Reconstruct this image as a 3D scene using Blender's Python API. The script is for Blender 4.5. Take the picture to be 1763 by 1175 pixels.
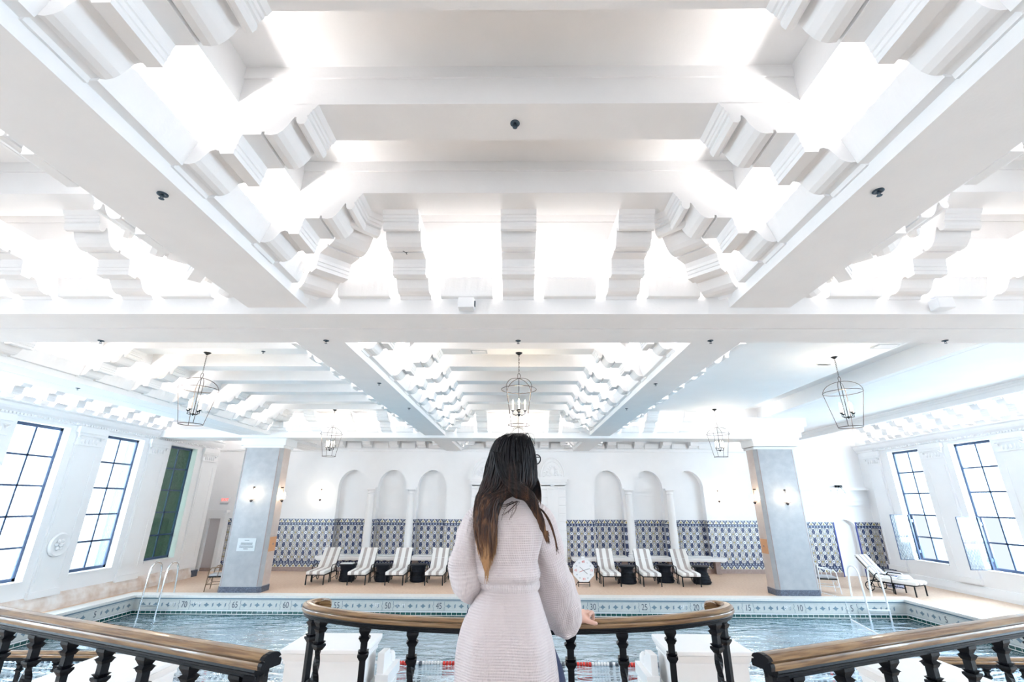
import bpy, bmesh, math, random
from math import sin, cos, pi, sqrt, atan2, radians
from mathutils import Vector, Matrix, noise
random.seed(7)
for _o in list(bpy.data.objects): bpy.data.objects.remove(_o)
S = bpy.context.scene
COL = S.collection

# ------------------------------------------------------------------ camera
PT, YW, RL = .338, .0096, .0040
F_PX, CX_PX, CAM_Z = 789.09, 883.68, 2.70
cam = bpy.data.cameras.new('camera'); camo = bpy.data.objects.new('camera', cam); COL.objects.link(camo)
fw = Vector((-sin(YW)*cos(PT), cos(YW)*cos(PT), sin(PT)))
rt = Vector((cos(YW), sin(YW), 0)); up = rt.cross(fw)
rt2 = cos(RL)*rt + sin(RL)*up; up2 = cos(RL)*up - sin(RL)*rt
camo.matrix_world = Matrix(((rt2.x, up2.x, -fw.x, 0), (rt2.y, up2.y, -fw.y, 0), (rt2.z, up2.z, -fw.z, CAM_Z), (0, 0, 0, 1)))
cam.sensor_width = 36; cam.lens = F_PX/1763*36; cam.shift_x = -(CX_PX-881.5)/1763
cam.clip_start = .05; cam.clip_end = 300
S.camera = camo

# ------------------------------------------------------------------ world, exposure
W = bpy.data.worlds.new('world'); S.world = W; W.use_nodes = True
bg = W.node_tree.nodes['Background']; bg.inputs[0].default_value = (.82, .92, 1, 1); bg.inputs[1].default_value = .46
S.view_settings.view_transform = 'Standard'; S.view_settings.look = 'None'
S.view_settings.gamma = 1; S.view_settings.use_curve_mapping = False
S.view_settings.exposure = 1.20
try:
    S.cycles.use_denoising = True; S.cycles.max_bounces = 10; S.cycles.diffuse_bounces = 6
    S.cycles.sample_clamp_indirect = 6; S.cycles.caustics_reflective = False; S.cycles.caustics_refractive = False
    S.cycles.transparent_max_bounces = 16
except Exception: pass
COVE_W = 13.5       # cove lamp watts per metre
DAY_L, DAY_R = 390, 500

def area(name, loc, size, size_y, power, color, direction):
    l = bpy.data.lights.new(name, 'AREA'); l.shape = 'RECTANGLE'; l.size = size; l.size_y = size_y
    l.energy = power; l.color = color
    o = bpy.data.objects.new(name, l); COL.objects.link(o); o.location = loc
    o.rotation_euler = Vector(direction).to_track_quat('-Z', 'Y').to_euler()
    return o
WARM = (1, .95, .92); COOL = (.72, .86, 1)

# ------------------------------------------------------------------ node helper
class NV:
    def __init__(s, nt, sock): s.nt, s.s = nt, sock
    def _m(s, op, b=None, c=None):
        n = s.nt.nodes.new('ShaderNodeMath'); n.operation = op
        for i, v in enumerate((s, b, c)):
            if v is None: continue
            if isinstance(v, NV): s.nt.links.new(v.s, n.inputs[i])
            else: n.inputs[i].default_value = v
        return NV(s.nt, n.outputs[0])
    def __add__(s, o): return s._m('ADD', o)
    def __sub__(s, o): return s._m('SUBTRACT', o)
    def __mul__(s, o): return s._m('MULTIPLY', o)
    def frac(s): return s._m('FRACT')
    def abs(s): return s._m('ABSOLUTE')
    def lt(s, o): return s._m('LESS_THAN', o)
    def gt(s, o): return s._m('GREATER_THAN', o)
    def mx(s, o): return s._m('MAXIMUM', o)
    def mn(s, o): return s._m('MINIMUM', o)
    def sq(s): return s._m('POWER', 2.0)
    def sin(s): return s._m('SINE')
def mixc(nt, f, a, b):
    n = nt.nodes.new('ShaderNodeMix'); n.data_type = 'RGBA'
    nt.links.new(f.s if isinstance(f, NV) else f, n.inputs[0])
    for i, v in ((6, a), (7, b)):
        if isinstance(v, tuple): n.inputs[i].default_value = (*v, 1)
        else: nt.links.new(v, n.inputs[i])
    return n.outputs[2]
def pos(nt, obj=True):
    t = nt.nodes.new('ShaderNodeTexCoord'); x = nt.nodes.new('ShaderNodeSeparateXYZ')
    nt.links.new(t.outputs['Object'], x.inputs[0])
    return t.outputs['Object'], NV(nt, x.outputs[0]), NV(nt, x.outputs[1]), NV(nt, x.outputs[2])
def mat(name, col, rough=.6, metal=0, noise_amt=0, nscale=8, bump=0, bscale=60, col2=None, emit=None, spec=None, coat=0):
    m = bpy.data.materials.new(name); m.use_nodes = True; nt = m.node_tree; b = nt.nodes['Principled BSDF']
    b.inputs['Base Color'].default_value = (*col, 1); b.inputs['Roughness'].default_value = rough
    b.inputs['Metallic'].default_value = metal
    if spec is not None: b.inputs['Specular IOR Level'].default_value = spec
    if coat: b.inputs['Coat Weight'].default_value = coat
    t = nt.nodes.new('ShaderNodeTexCoord')
    if col2 is not None:
        n = nt.nodes.new('ShaderNodeTexNoise'); n.inputs['Scale'].default_value = nscale; n.inputs['Detail'].default_value = 6
        nt.links.new(t.outputs['Object'], n.inputs['Vector'])
        r = nt.nodes.new('ShaderNodeValToRGB'); r.color_ramp.elements[0].position = .35; r.color_ramp.elements[1].position = .68
        r.color_ramp.elements[0].color = (*col, 1); r.color_ramp.elements[1].color = (*col2, 1)
        nt.links.new(n.outputs[0], r.inputs[0]); nt.links.new(r.outputs[0], b.inputs['Base Color'])
    if bump:
        n = nt.nodes.new('ShaderNodeTexNoise'); n.inputs['Scale'].default_value = bscale; n.inputs['Detail'].default_value = 5
        nt.links.new(t.outputs['Object'], n.inputs['Vector'])
        bp = nt.nodes.new('ShaderNodeBump'); bp.inputs['Strength'].default_value = bump; bp.inputs['Distance'].default_value = .01
        nt.links.new(n.outputs[0], bp.inputs['Height']); nt.links.new(bp.outputs[0], b.inputs['Normal'])
    if emit:
        b.inputs['Emission Color'].default_value = (*emit[0], 1); b.inputs['Emission Strength'].default_value = emit[1]
    return m
M = {}
M['plaster'] = mat('white plaster', (.858, .855, .858), .75, col2=(.884, .88, .88), nscale=3, bump=.12, bscale=35)
M['wallp'] = mat('white painted wall', (.86, .86, .865), .7, col2=(.88, .88, .885), nscale=2, bump=.05)
M['deck'] = mat('tan terrazzo deck', (.64, .46, .34), .55, col2=(.74, .57, .44), nscale=14, bump=.05, bscale=200)
M['coping'] = mat('pale stone coping', (.80, .79, .76), .5, col2=(.74, .73, .71), nscale=20)
M['curb'] = mat('stained stone curb', (.80, .76, .73), .7, col2=(.62, .50, .42), nscale=3)
M['brownbase'] = mat('brown stone base', (.30, .22, .20), .6, col2=(.38, .29, .26), nscale=12)
M['darkbase'] = mat('dark blue stone plinth', (.05, .06, .09), .35, col2=(.13, .16, .22), nscale=30)
M['marble'] = mat('grey veined marble', (.345, .35, .365), .4, col2=(.40, .405, .415), nscale=5, bump=.02)
M['marble_warmlit'] = mat('marble tinted pinkish as warm light', (.55, .46, .42), .35, col2=(.60, .53, .49), nscale=4)  # same grey marble, with warm light on the side faces painted in
M['black'] = mat('black iron', (.004, .005, .008), .42, metal=0, bump=.1, bscale=150, spec=.22)
M['wirem'] = mat('bronze wire', (.09, .07, .065), .4, metal=.6)
M['navyframe'] = mat('dark navy steel frame', (.03, .06, .13), .4)
M['chrome'] = mat('polished steel tube', (.75, .77, .78), .18, metal=1)
M['whitem'] = mat('white enamel', (.85, .86, .88), .35)
M['darkwicker'] = mat('black wicker', (.004, .006, .012), .5, bump=.4, bscale=120, spec=.25)
M['marbletop'] = mat('white folded towel', (.8, .8, .8), .8)
M['blackgrout'] = mat('grey louvre', (.10, .12, .14), .5)
M['greyvent'] = mat('grey grille', (.55, .57, .6), .5)
M['sky_lamp'] = mat('lit candle bulb', (1, .9, .7), .4, emit=((1, .85, .62), 26))
M['candle'] = mat('ivory candle sleeve', (.9, .85, .75), .5, emit=((1, .86, .66), 1.2))
M['red'] = mat('red plastic', (.65, .04, .03), .4)
M['exit'] = mat('lit red exit letters', (.7, .05, .04), .4, emit=((1, .12, .08), 1.0))
M['ropeblack'] = mat('dark grey float', (.10, .12, .15), .4)
M['ropewhite'] = mat('white float', (.85, .85, .85), .4)
M['num'] = mat('slate inlay numeral', (.07, .09, .12), .4)
M['numw'] = mat('white inlay letters', (.86, .87, .88), .4)
M['orange'] = mat('orange wooden plaque', (.62, .32, .16), .5)
M['plaque'] = mat('pale engraved plaque', (.60, .63, .64), .4)
M['jeans'] = mat('navy denim', (.015, .028, .085), .8, bump=.2, bscale=300)
M['skin'] = mat('skin', (.66, .38, .29), .5, col2=(.72, .45, .36), nscale=30)
M['glassesm'] = mat('black glasses frame', (.02, .02, .025), .3)
M['leaf'] = mat('green ivy leaf', (.02, .09, .03), .6, col2=(.05, .16, .05), nscale=9)
M['stair'] = mat('platform stone', (.66, .62, .58), .6, col2=(.6, .56, .52), nscale=6)
M['poolfloor'] = mat('pale blue pool tiling', (.48, .72, .82), .5, col2=(.56, .80, .88), nscale=3)
M['lane'] = mat('dark lane tile', (.04, .10, .18), .5)
M['panel'] = mat('cream glazed panel', (.60, .62, .60), .35, col2=(.66, .67, .65), nscale=10)
M['motif'] = mat('slate blue inlay', (.16, .24, .30), .4)
M['spring'] = mat('dark sprinkler metal', (.06, .09, .12), .35, metal=.6)
M['teal'] = mat('teal glazed strip', (.01, .07, .07), .25, col2=(.02, .12, .11), nscale=20)

def wood(name, c1, c2):
    m = mat(name, c1, .28, coat=.3); nt = m.node_tree; b = nt.nodes['Principled BSDF']
    t = nt.nodes.new('ShaderNodeTexCoord'); mp = nt.nodes.new('ShaderNodeMapping'); mp.inputs['Scale'].default_value = (2, 2, 40)
    nt.links.new(t.outputs['Object'], mp.inputs[0])
    n = nt.nodes.new('ShaderNodeTexNoise'); n.inputs['Scale'].default_value = 3; n.inputs['Detail'].default_value = 8
    nt.links.new(mp.outputs[0], n.inputs['Vector'])
    r = nt.nodes.new('ShaderNodeValToRGB'); r.color_ramp.elements[0].position = .4; r.color_ramp.elements[1].position = .62
    r.color_ramp.elements[0].color = (*c1, 1); r.color_ramp.elements[1].color = (*c2, 1)
    nt.links.new(n.outputs[0], r.inputs[0]); nt.links.new(r.outputs[0], b.inputs['Base Color']); return m
M['wood'] = wood('worn gilt brown handrail', (.15, .075, .028), (.30, .185, .085))

def tile_mat():
    m = mat('painted blue and white tile', (.8, .8, .8), .3); nt = m.node_tree; b = nt.nodes['Principled BSDF']
    v, x, y, z = pos(nt)
    xx = x + y
    def U(p, off=0.): return ((xx + (100*p + off))*(1/p)).frac() - .5
    u = U(.285); au = u.abs()
    def field(zz0):
        w = ((z - zz0)*(1/.31)).frac() - .5; return w, w.abs()
    w, aw = field(.38)
    blue = (.012, .022, .085); lblue = (.07, .11, .25); cream = (.64, .62, .57); yel = (.36, .27, .07); white = (.75, .77, .80)
    # ring + medallion in column centre
    d = (u*.285).sq() + (w*.31).sq()
    ring = d.lt(.0066); inner = d.lt(.0038); dot = ((u*.285).abs() + (w*.31).abs()).lt(.028)
    vase = (au*1.0 + ((aw - .5).abs())*.45).lt(.25).mx(au.lt(.15)).mx((au*1.0 + (aw - .25).abs()*.8).lt(.20))
    stem = au.lt(.035)
    # side column, cream with yellow ornaments
    su = (au - .5).abs()
    pet = ((su*.285).sq() + ((aw-.5)*.31).sq()).lt(.0016)
    petin = ((su*.285).sq() + ((aw-.5)*.31).sq()).lt(.0004)
    bar = su.lt(.05)
    sb = (su - .145).abs().lt(.03)
    dia = (su*1.6 + aw*1.0).lt(.17)
    c = mixc(nt, bar, cream, (.34, .36, .42))
    c = mixc(nt, sb, c, blue); c = mixc(nt, dia, c, yel)
    c = mixc(nt, pet, c, white); c = mixc(nt, petin, c, yel)
    c = mixc(nt, vase, c, blue); c = mixc(nt, stem, c, lblue)
    c = mixc(nt, ring, c, blue); c = mixc(nt, inner, c, white); c = mixc(nt, dot, c, lblue)
    # borders
    def border(z0, z1, c):
        t = (z - z0)*(1/(z1-z0)); u2 = U(.25).abs()
        tri = (u2*2 - t).lt(0.)          # triangle
        inn = ((u2*2 - t)+.35).lt(0.)
        cb = mixc(nt, tri, (.66, .66, .62), blue); cb = mixc(nt, inn, cb, (.30, .34, .42))
        d2 = ((U(.25, .125)*.25).sq() + ((t-.35)*.14).sq()).lt(.0009); cb = mixc(nt, d2, cb, yel)
        edge = ((t - .5).abs()).gt(.44); cb = mixc(nt, edge, cb, blue)
        ins = z.gt(z0)*z.lt(z1)
        return mixc(nt, ins, c, cb)
    c = border(1.845, 2.01, c); c = border(.15, .30, c)
    def band(z0, z1, c):
        t = ((z - z0)*(1/(z1-z0)) - .5).abs(); u3 = U(.12).abs()
        cc = mixc(nt, (u3 + t*.6).lt(.30), blue, (.36, .42, .52)); cc = mixc(nt, t.gt(.36), cc, blue)
        return mixc(nt, z.gt(z0)*z.lt(z1), c, cc)
    c = band(1.755, 1.845, c); c = band(.30, .38, c)
    # tile joints
    j = (((xx + 28.5)*(1/.1425)).frac() - .5).abs().gt(.475).mx((((z)*(1/.155)).frac() - .5).abs().gt(.475))
    c = mixc(nt, j*.35, c, (.4, .4, .42))
    nt.links.new(c, b.inputs['Base Color']); return m
M['tile'] = tile_mat()

def stripe_mat():
    m = mat('grey and white striped canvas', (.8, .8, .8), .85); nt = m.node_tree; b = nt.nodes['Principled BSDF']
    v, x, y, z = pos(nt)
    s = ((x + .312)*(1/.2496)).frac(); g = (s - .72).abs().lt(.20)
    c = mixc(nt, g, (.84, .83, .81), (.42, .375, .36)); nt.links.new(c, b.inputs['Base Color']); return m
M['stripe'] = stripe_mat()

def tex_small_tiles(name, ca, cb, px, pz, zoff=0, grout=(.6, .65, .62)):
    m = mat(name, ca, .25); nt = m.node_tree; b = nt.nodes['Principled BSDF']
    v, x, y, z = pos(nt); n = nt.nodes.new('ShaderNodeTexNoise'); n.inputs['Scale'].default_value = 4
    nt.links.new(v, n.inputs['Vector'])
    j = (((x + y + 40)*(1/px)).frac() - .5).abs().gt(.46)
    c = mixc(nt, n.outputs[0], ca, cb); c = mixc(nt, j, c, grout); nt.links.new(c, b.inputs['Base Color']); return m
M['greentile'] = tex_small_tiles('dark green glazed tiles', (.005, .045, .045), (.02, .10, .09), .152, .1)

def glass_mat(name, tint, lead):
    m = bpy.data.materials.new(name); m.use_nodes = True; nt = m.node_tree; nt.nodes.clear()
    out = nt.nodes.new('ShaderNodeOutputMaterial'); tr = nt.nodes.new('ShaderNodeBsdfTransparent'); tr.inputs[0].default_value = (*tint, 1)
    tl = nt.nodes.new('ShaderNodeBsdfTranslucent'); tl.inputs[0].default_value = (*tint, 1)
    gl = nt.nodes.new('ShaderNodeBsdfGlossy'); gl.inputs['Roughness'].default_value = .08
    ld = nt.nodes.new('ShaderNodeBsdfDiffuse'); ld.inputs[0].default_value = (*lead, 1)
    t = nt.nodes.new('ShaderNodeTexCoord'); sx = nt.nodes.new('ShaderNodeSeparateXYZ'); nt.links.new(t.outputs['Object'], sx.inputs[0])
    y = NV(nt, sx.outputs[1]); z = NV(nt, sx.outputs[2])
    y = y + NV(nt, sx.outputs[0])
    a = ((y*11 + z*7 + 100).frac() - .5).abs().gt(.455); b = ((y*11 - z*7 + 100).frac() - .5).abs().gt(.455)
    n = nt.nodes.new('ShaderNodeTexNoise'); n.inputs['Scale'].default_value = 3; nt.links.new(t.outputs['Object'], n.inputs['Vector'])
    f = a.mx(b)*.42
    m0 = nt.nodes.new('ShaderNodeMixShader'); m0.inputs[0].default_value = .12; nt.links.new(tr.outputs[0], m0.inputs[1]); nt.links.new(tl.outputs[0], m0.inputs[2])
    m1 = nt.nodes.new('ShaderNodeMixShader'); m1.inputs[0].default_value = .06; nt.links.new(m0.outputs[0], m1.inputs[1]); nt.links.new(gl.outputs[0], m1.inputs[2])
    m2 = nt.nodes.new('ShaderNodeMixShader'); nt.links.new(f.s, m2.inputs[0]); nt.links.new(m1.outputs[0], m2.inputs[1]); nt.links.new(ld.outputs[0], m2.inputs[2])
    nt.links.new(m2.outputs[0], out.inputs[0]); return m
M['glass'] = glass_mat('leaded diamond glass', (.93, .98, 1), (.22, .32, .42))
M['greenglass'] = glass_mat('leaded green tinted glass', (.46, .58, .50), (.02, .05, .03))

def water_mat():
    m = bpy.data.materials.new('rippled pool water'); m.use_nodes = True; nt = m.node_tree; nt.nodes.clear()
    out = nt.nodes.new('ShaderNodeOutputMaterial'); tr = nt.nodes.new('ShaderNodeBsdfTransparent'); tr.inputs[0].default_value = (.62, .88, .97, 1)
    gl = nt.nodes.new('ShaderNodeBsdfGlossy'); gl.inputs['Roughness'].default_value = .04; gl.inputs[0].default_value = (.80, .92, 1, 1)
    fr = nt.nodes.new('ShaderNodeFresnel'); fr.inputs[0].default_value = 1.22
    t = nt.nodes.new('ShaderNodeTexCoord'); mp = nt.nodes.new('ShaderNodeMapping'); mp.inputs['Scale'].default_value = (.8, 2.2, 1)
    nt.links.new(t.outputs['Object'], mp.inputs[0])
    n = nt.nodes.new('ShaderNodeTexNoise'); n.inputs['Scale'].default_value = 1.6; n.inputs['Detail'].default_value = 4; n.inputs['Distortion'].default_value = .8
    nt.links.new(mp.outputs[0], n.inputs['Vector'])
    bp = nt.nodes.new('ShaderNodeBump'); bp.inputs['Strength'].default_value = .9; bp.inputs['Distance'].default_value = .10
    nt.links.new(n.outputs[0], bp.inputs['Height'])
    nt.links.new(bp.outputs[0], gl.inputs['Normal']); nt.links.new(bp.outputs[0], fr.inputs['Normal'])
    mx = nt.nodes.new('ShaderNodeMixShader'); nt.links.new(fr.outputs[0], mx.inputs[0]); nt.links.new(tr.outputs[0], mx.inputs[1]); nt.links.new(gl.outputs[0], mx.inputs[2])
    df = nt.nodes.new('ShaderNodeBsdfDiffuse'); df.inputs[0].default_value = (.075, .33, .48, 1)
    m0 = nt.nodes.new('ShaderNodeMixShader'); m0.inputs[0].default_value = .45; nt.links.new(tr.outputs[0], m0.inputs[1]); nt.links.new(df.outputs[0], m0.inputs[2]); nt.links.new(m0.outputs[0], mx.inputs[1])
    nt.links.new(mx.outputs[0], out.inputs[0]); return m
M['water'] = water_mat()

def robe_mat():
    m = mat('white waffle knit cotton', (.80, .75, .745), .95, spec=.15); nt = m.node_tree; b = nt.nodes['Principled BSDF']
    t = nt.nodes.new('ShaderNodeUVMap'); x = nt.nodes.new('ShaderNodeSeparateXYZ'); nt.links.new(t.outputs[0], x.inputs[0])
    u = NV(nt, x.outputs[0]); v = NV(nt, x.outputs[1])
    a = (v*2*pi/.0085).sin() if False else (v*(2*pi/.0088)).sin(); c = (u*(2*pi/.009)).sin()
    h = a*.7 + c*.3
    bp = nt.nodes.new('ShaderNodeBump'); bp.inputs['Strength'].default_value = .5; bp.inputs['Distance'].default_value = .003
    nz = nt.nodes.new('ShaderNodeTexNoise'); nz.inputs['Scale'].default_value = 5.5; nz.inputs['Detail'].default_value = 3; nz.inputs['Distortion'].default_value = .6
    tc = nt.nodes.new('ShaderNodeTexCoord'); mp = nt.nodes.new('ShaderNodeMapping'); mp.inputs['Scale'].default_value = (2.2, 1, .8); mp.inputs['Rotation'].default_value = (0, .35, 0)
    nt.links.new(tc.outputs['Object'], mp.inputs[0]); nt.links.new(mp.outputs[0], nz.inputs['Vector'])
    b2 = nt.nodes.new('ShaderNodeBump'); b2.inputs['Strength'].default_value = .55; b2.inputs['Distance'].default_value = .06
    nt.links.new(nz.outputs[0], b2.inputs['Height']); nt.links.new(b2.outputs[0], bp.inputs['Normal'])
    nt.links.new(h.s, bp.inputs['Height']); nt.links.new(bp.outputs[0], b.inputs['Normal'])
    b.inputs['Sheen Weight'].default_value = .2
    f = (h*.12 + .35); col = mixc(nt, f, (.63, .55, .55), (.82, .755, .755)); nt.links.new(col, b.inputs['Base Color']); return m
M['robe'] = robe_mat()

def hair_mat():
    m = mat('dark brown hair fading to golden tips', (.03, .02, .02), .5, spec=.25); nt = m.node_tree; b = nt.nodes['Principled BSDF']
    v, x, y, z = pos(nt)
    n = nt.nodes.new('ShaderNodeTexNoise'); n.inputs['Scale'].default_value = 26
    mp = nt.nodes.new('ShaderNodeMapping'); mp.inputs['Scale'].default_value = (3, 3, .25); nt.links.new(v, mp.inputs[0]); nt.links.new(mp.outputs[0], n.inputs['Vector'])
    zz = z + (NV(nt, n.outputs[0]) - .5)*.55
    mr = nt.nodes.new('ShaderNodeMapRange'); mr.inputs[1].default_value = 2.85; mr.inputs[2].default_value = 2.46; nt.links.new(zz.s, mr.inputs[0])
    r = nt.nodes.new('ShaderNodeValToRGB'); e = r.color_ramp.elements
    e[0].color = (.003, .003, .005, 1); e[1].color = (.40, .22, .10, 1); e[1].position = 1
    k = e.new(.45); k.color = (.025, .012, .009, 1); k = e.new(.75); k.color = (.13, .060, .030, 1)
    nt.links.new(mr.outputs[0], r.inputs[0]); nt.links.new(r.outputs[0], b.inputs['Base Color']); return m
M['hair'] = hair_mat()

# ------------------------------------------------------------------ mesh builder
class MB:
    def __init__(s): s.v = []; s.f = []; s.m = []; s.uv = None; s.T = Matrix.Identity(4); s.mi = 0
    def add(s, vs, fs, mi=None):
        b = len(s.v); s.v += [tuple(s.T @ Vector(p)) for p in vs]
        s.f += [tuple(b+i for i in f) for f in fs]; s.m += [s.mi if mi is None else mi]*len(fs); return s
    def box(s, x0, x1, y0, y1, z0, z1, mi=None):
        return s.add([(x0, y0, z0), (x1, y0, z0), (x1, y1, z0), (x0, y1, z0), (x0, y0, z1), (x1, y0, z1), (x1, y1, z1), (x0, y1, z1)],
                     [(0, 3, 2, 1), (4, 5, 6, 7), (0, 1, 5, 4), (1, 2, 6, 5), (2, 3, 7, 6), (3, 0, 4, 7)], mi)
    def prism(s, pts, fn, a, b, mi=None):
        # pts 2D polygon; fn(p, t) -> 3D ; t from a to b
        n = len(pts); vs = [fn(p, a) for p in pts] + [fn(p, b) for p in pts]
        fs = [tuple(range(n))[::-1], tuple(range(n, 2*n))] + [(i, (i+1) % n, n+(i+1) % n, n+i) for i in range(n)]
        return s.add(vs, fs, mi)
    def tube(s, path, r, n=8, closed=False, cap=True, mi=None):
        P = [Vector(p) for p in path]; k = len(P); R = r if isinstance(r, (list, tuple)) else [r]*k
        up = Vector((0, 0, 1)); vs = []; prev = None
        for i, p in enumerate(P):
            if closed: t = (P[(i+1) % k] - P[i-1])
            else: t = P[min(i+1, k-1)] - P[max(i-1, 0)]
            if t.length < 1e-9: t = Vector((0, 0, 1))
            t.normalize()
            if prev is None:
                a = t.cross(up) if abs(t.z) < .95 else t.cross(Vector((1, 0, 0)))
                a.normalize()
            else:
                a = prev - t*prev.dot(t)
                if a.length < 1e-6: a = t.cross(up)
                a.normalize()
            prev = a; b = t.cross(a)
            for j in range(n):
                th = 2*pi*j/n; vs.append(p + (a*cos(th) + b*sin(th))*R[i])
        fs = []
        for i in range(k if closed else k-1):
            for j in range(n):
                fs.append((i*n+j, i*n+(j+1) % n, ((i+1) % k)*n+(j+1) % n, ((i+1) % k)*n+j))
        if cap and not closed: fs += [tuple(range(n))[::-1], tuple((k-1)*n+j for j in range(n))]
        return s.add(vs, fs, mi)
    def lathe(s, prof, n=24, c=(0, 0, 0), mi=None, axis='z', cap=True):
        vs = []
        for r, z in prof:
            for j in range(n):
                th = 2*pi*j/n; q = (r*cos(th), r*sin(th), z)
                if axis == 'y': q = (q[0], q[2], q[1])
                if axis == 'x': q = (q[2], q[0], q[1])
                vs.append((c[0]+q[0], c[1]+q[1], c[2]+q[2]))
        k = len(prof); fs = [(i*n+j, i*n+(j+1) % n, (i+1)*n+(j+1) % n, (i+1)*n+j) for i in range(k-1) for j in range(n)]
        if cap: fs += [tuple(range(n))[::-1], tuple((k-1)*n+j for j in range(n))]
        return s.add(vs, fs, mi)
    def sphere(s, c, r, n=12, m=8, mi=None, sc=(1, 1, 1)):
        vs = []; fs = []
        for i in range(m+1):
            ph = pi*i/m
            for j in range(n):
                th = 2*pi*j/n; vs.append((c[0]+r*sc[0]*sin(ph)*cos(th), c[1]+r*sc[1]*sin(ph)*sin(th), c[2]-r*sc[2]*cos(ph)))
        for i in range(m):
            for j in range(n): fs.append((i*n+j, i*n+(j+1) % n, (i+1)*n+(j+1) % n, (i+1)*n+j))
        return s.add(vs, fs, mi)
    def loft(s, rings, cap=True, mi=None):
        n = len(rings[0]); vs = [p for r in rings for p in r]; k = len(rings)
        fs = [(i*n+j, i*n+(j+1) % n, (i+1)*n+(j+1) % n, (i+1)*n+j) for i in range(k-1) for j in range(n)]
        if cap: fs += [tuple(range(n))[::-1], tuple((k-1)*n+j for j in range(n))]
        return s.add(vs, fs, mi)
    def sweep(s, prof, path, cap=True, mi=None):
        # prof: (side, height) polygon ; path: list of (x,y,z) horizontal-ish
        P = [Vector(p) for p in path]; k = len(P); rings = []
        for i in range(k):
            t = P[min(i+1, k-1)] - P[max(i-1, 0)]; t.z = 0; t.normalize(); sd = Vector((t.y, -t.x, 0))
            rings.append([P[i] + sd*a + Vector((0, 0, b)) for a, b in prof])
        return s.loft(rings, cap, mi)
    def build(s, name, m, parent=None, smooth=False, bevel=0, kind=None, autos=True):
        me = bpy.data.meshes.new(name); me.from_pydata(s.v, [], s.f); me.validate()
        ms = m if isinstance(m, list) else [m]
        for q in ms: me.materials.append(M[q] if isinstance(q, str) else q)
        if len(ms) > 1 and len(me.polygons) == len(s.m): me.polygons.foreach_set('material_index', s.m)
        bm = bmesh.new(); bm.from_mesh(me)
        bmesh.ops.recalc_face_normals(bm, faces=bm.faces); bm.to_mesh(me); bm.free()
        if smooth:
            me.polygons.foreach_set('use_smooth', [True]*len(me.polygons))
            try: me.set_sharp_from_angle(angle=radians(40))
            except Exception: pass
        me.update(); o = bpy.data.objects.new(name, me); COL.objects.link(o)
        if parent is not None: o.parent = parent
        if bevel:
            b = o.modifiers.new('bevel', 'BEVEL'); b.width = bevel; b.segments = 2; b.limit_method = 'ANGLE'; b.angle_limit = radians(40)
        if kind: o['kind'] = kind
        return o
def tag(o, label, cat, group=None):
    o['label'] = label; o['category'] = cat
    if group: o['group'] = group
    return o
def empty(name, loc, label=None, cat=None, group=None, rz=0):
    o = bpy.data.objects.new(name, None); COL.objects.link(o); o.location = loc; o.rotation_euler = (0, 0, rz); o.empty_display_size = .1
    if label: tag(o, label, cat, group)
    return o
def copy_tree(o, parent=None):
    c = o.copy(); COL.objects.link(c)
    if parent is not None: c.parent = parent
    for ch in o.children: copy_tree(ch, c)
    return c
def struct(o): o['kind'] = 'structure'; return o
def inst(src, parent, loc=(0, 0, 0), rz=0, scale=(1, 1, 1)):
    c = src.copy(); COL.objects.link(c); c.parent = parent; c.location = loc; c.rotation_euler = (0, 0, rz); c.scale = scale; return c
def text_mesh(txt, size, m, name, parent, mw, depth=.004, sx=1.0, center=True, kind=None):
    cu = bpy.data.curves.new(name, 'FONT'); cu.body = txt; cu.size = size; cu.extrude = depth
    cu.align_x = 'CENTER' if center else 'LEFT'; cu.align_y = 'CENTER'
    t = bpy.data.objects.new(name, cu); COL.objects.link(t)
    dg = bpy.context.evaluated_depsgraph_get(); me = bpy.data.meshes.new_from_object(t.evaluated_get(dg))
    bpy.data.objects.remove(t); me.transform(mw @ Matrix.Diagonal((sx, 1, 1, 1))); me.materials.clear(); me.materials.append(M[m])
    me.name = name; o = bpy.data.objects.new(name, me); COL.objects.link(o)
    if parent is not None: o.parent = parent
    if kind: o['kind'] = kind
    return o

# ================================================================== SHELL
XI, XO = 2.44, 3.13       # long beam faces
XC0, XC1 = 8.0, 9.2       # column line beam faces
YA0, YA1 = 4.87, 5.87     # front cross beam
YB0, YB1 = 15.72, 16.66   # far cross beam
ZL, ZC, ZR, ZT = 4.82, 4.74, 5.48, 5.84
YW_FAR, XL, XR = 20.7, -12.3, 14.35
Y_BACK = -3.2

ceil = struct(MB().box(-13.8, 15.2, Y_BACK, 21.2, ZT, ZT+.3).build('ceiling', 'plaster'))
def beam(x0, x1, y0, y1, z0, z1=5.0, sp=None, axis='y'):
    b = MB().box(x0, x1, y0, y1, z0, z1)
    if sp:
        if axis == 'y': b.box(sp[0], sp[1], y0, y1, z1-.01, ZT+.02)
        else: b.box(x0, x1, sp[0], sp[1], z1-.01, ZT+.02)
    return b.build('beam', 'plaster', ceil)
for sg in (-1, 1):
    a, b_ = sorted((sg*XI, sg*XO)); m_ = (a+b_)/2
    beam(a, b_, Y_BACK, YA0, ZL, sp=(m_-.06, m_+.06)); beam(a, b_, YA1, YB0, ZL, sp=(m_-.06, m_+.06)); beam(a, b_, YB1, 20.7, ZL, sp=(m_-.06, m_+.06))
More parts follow.
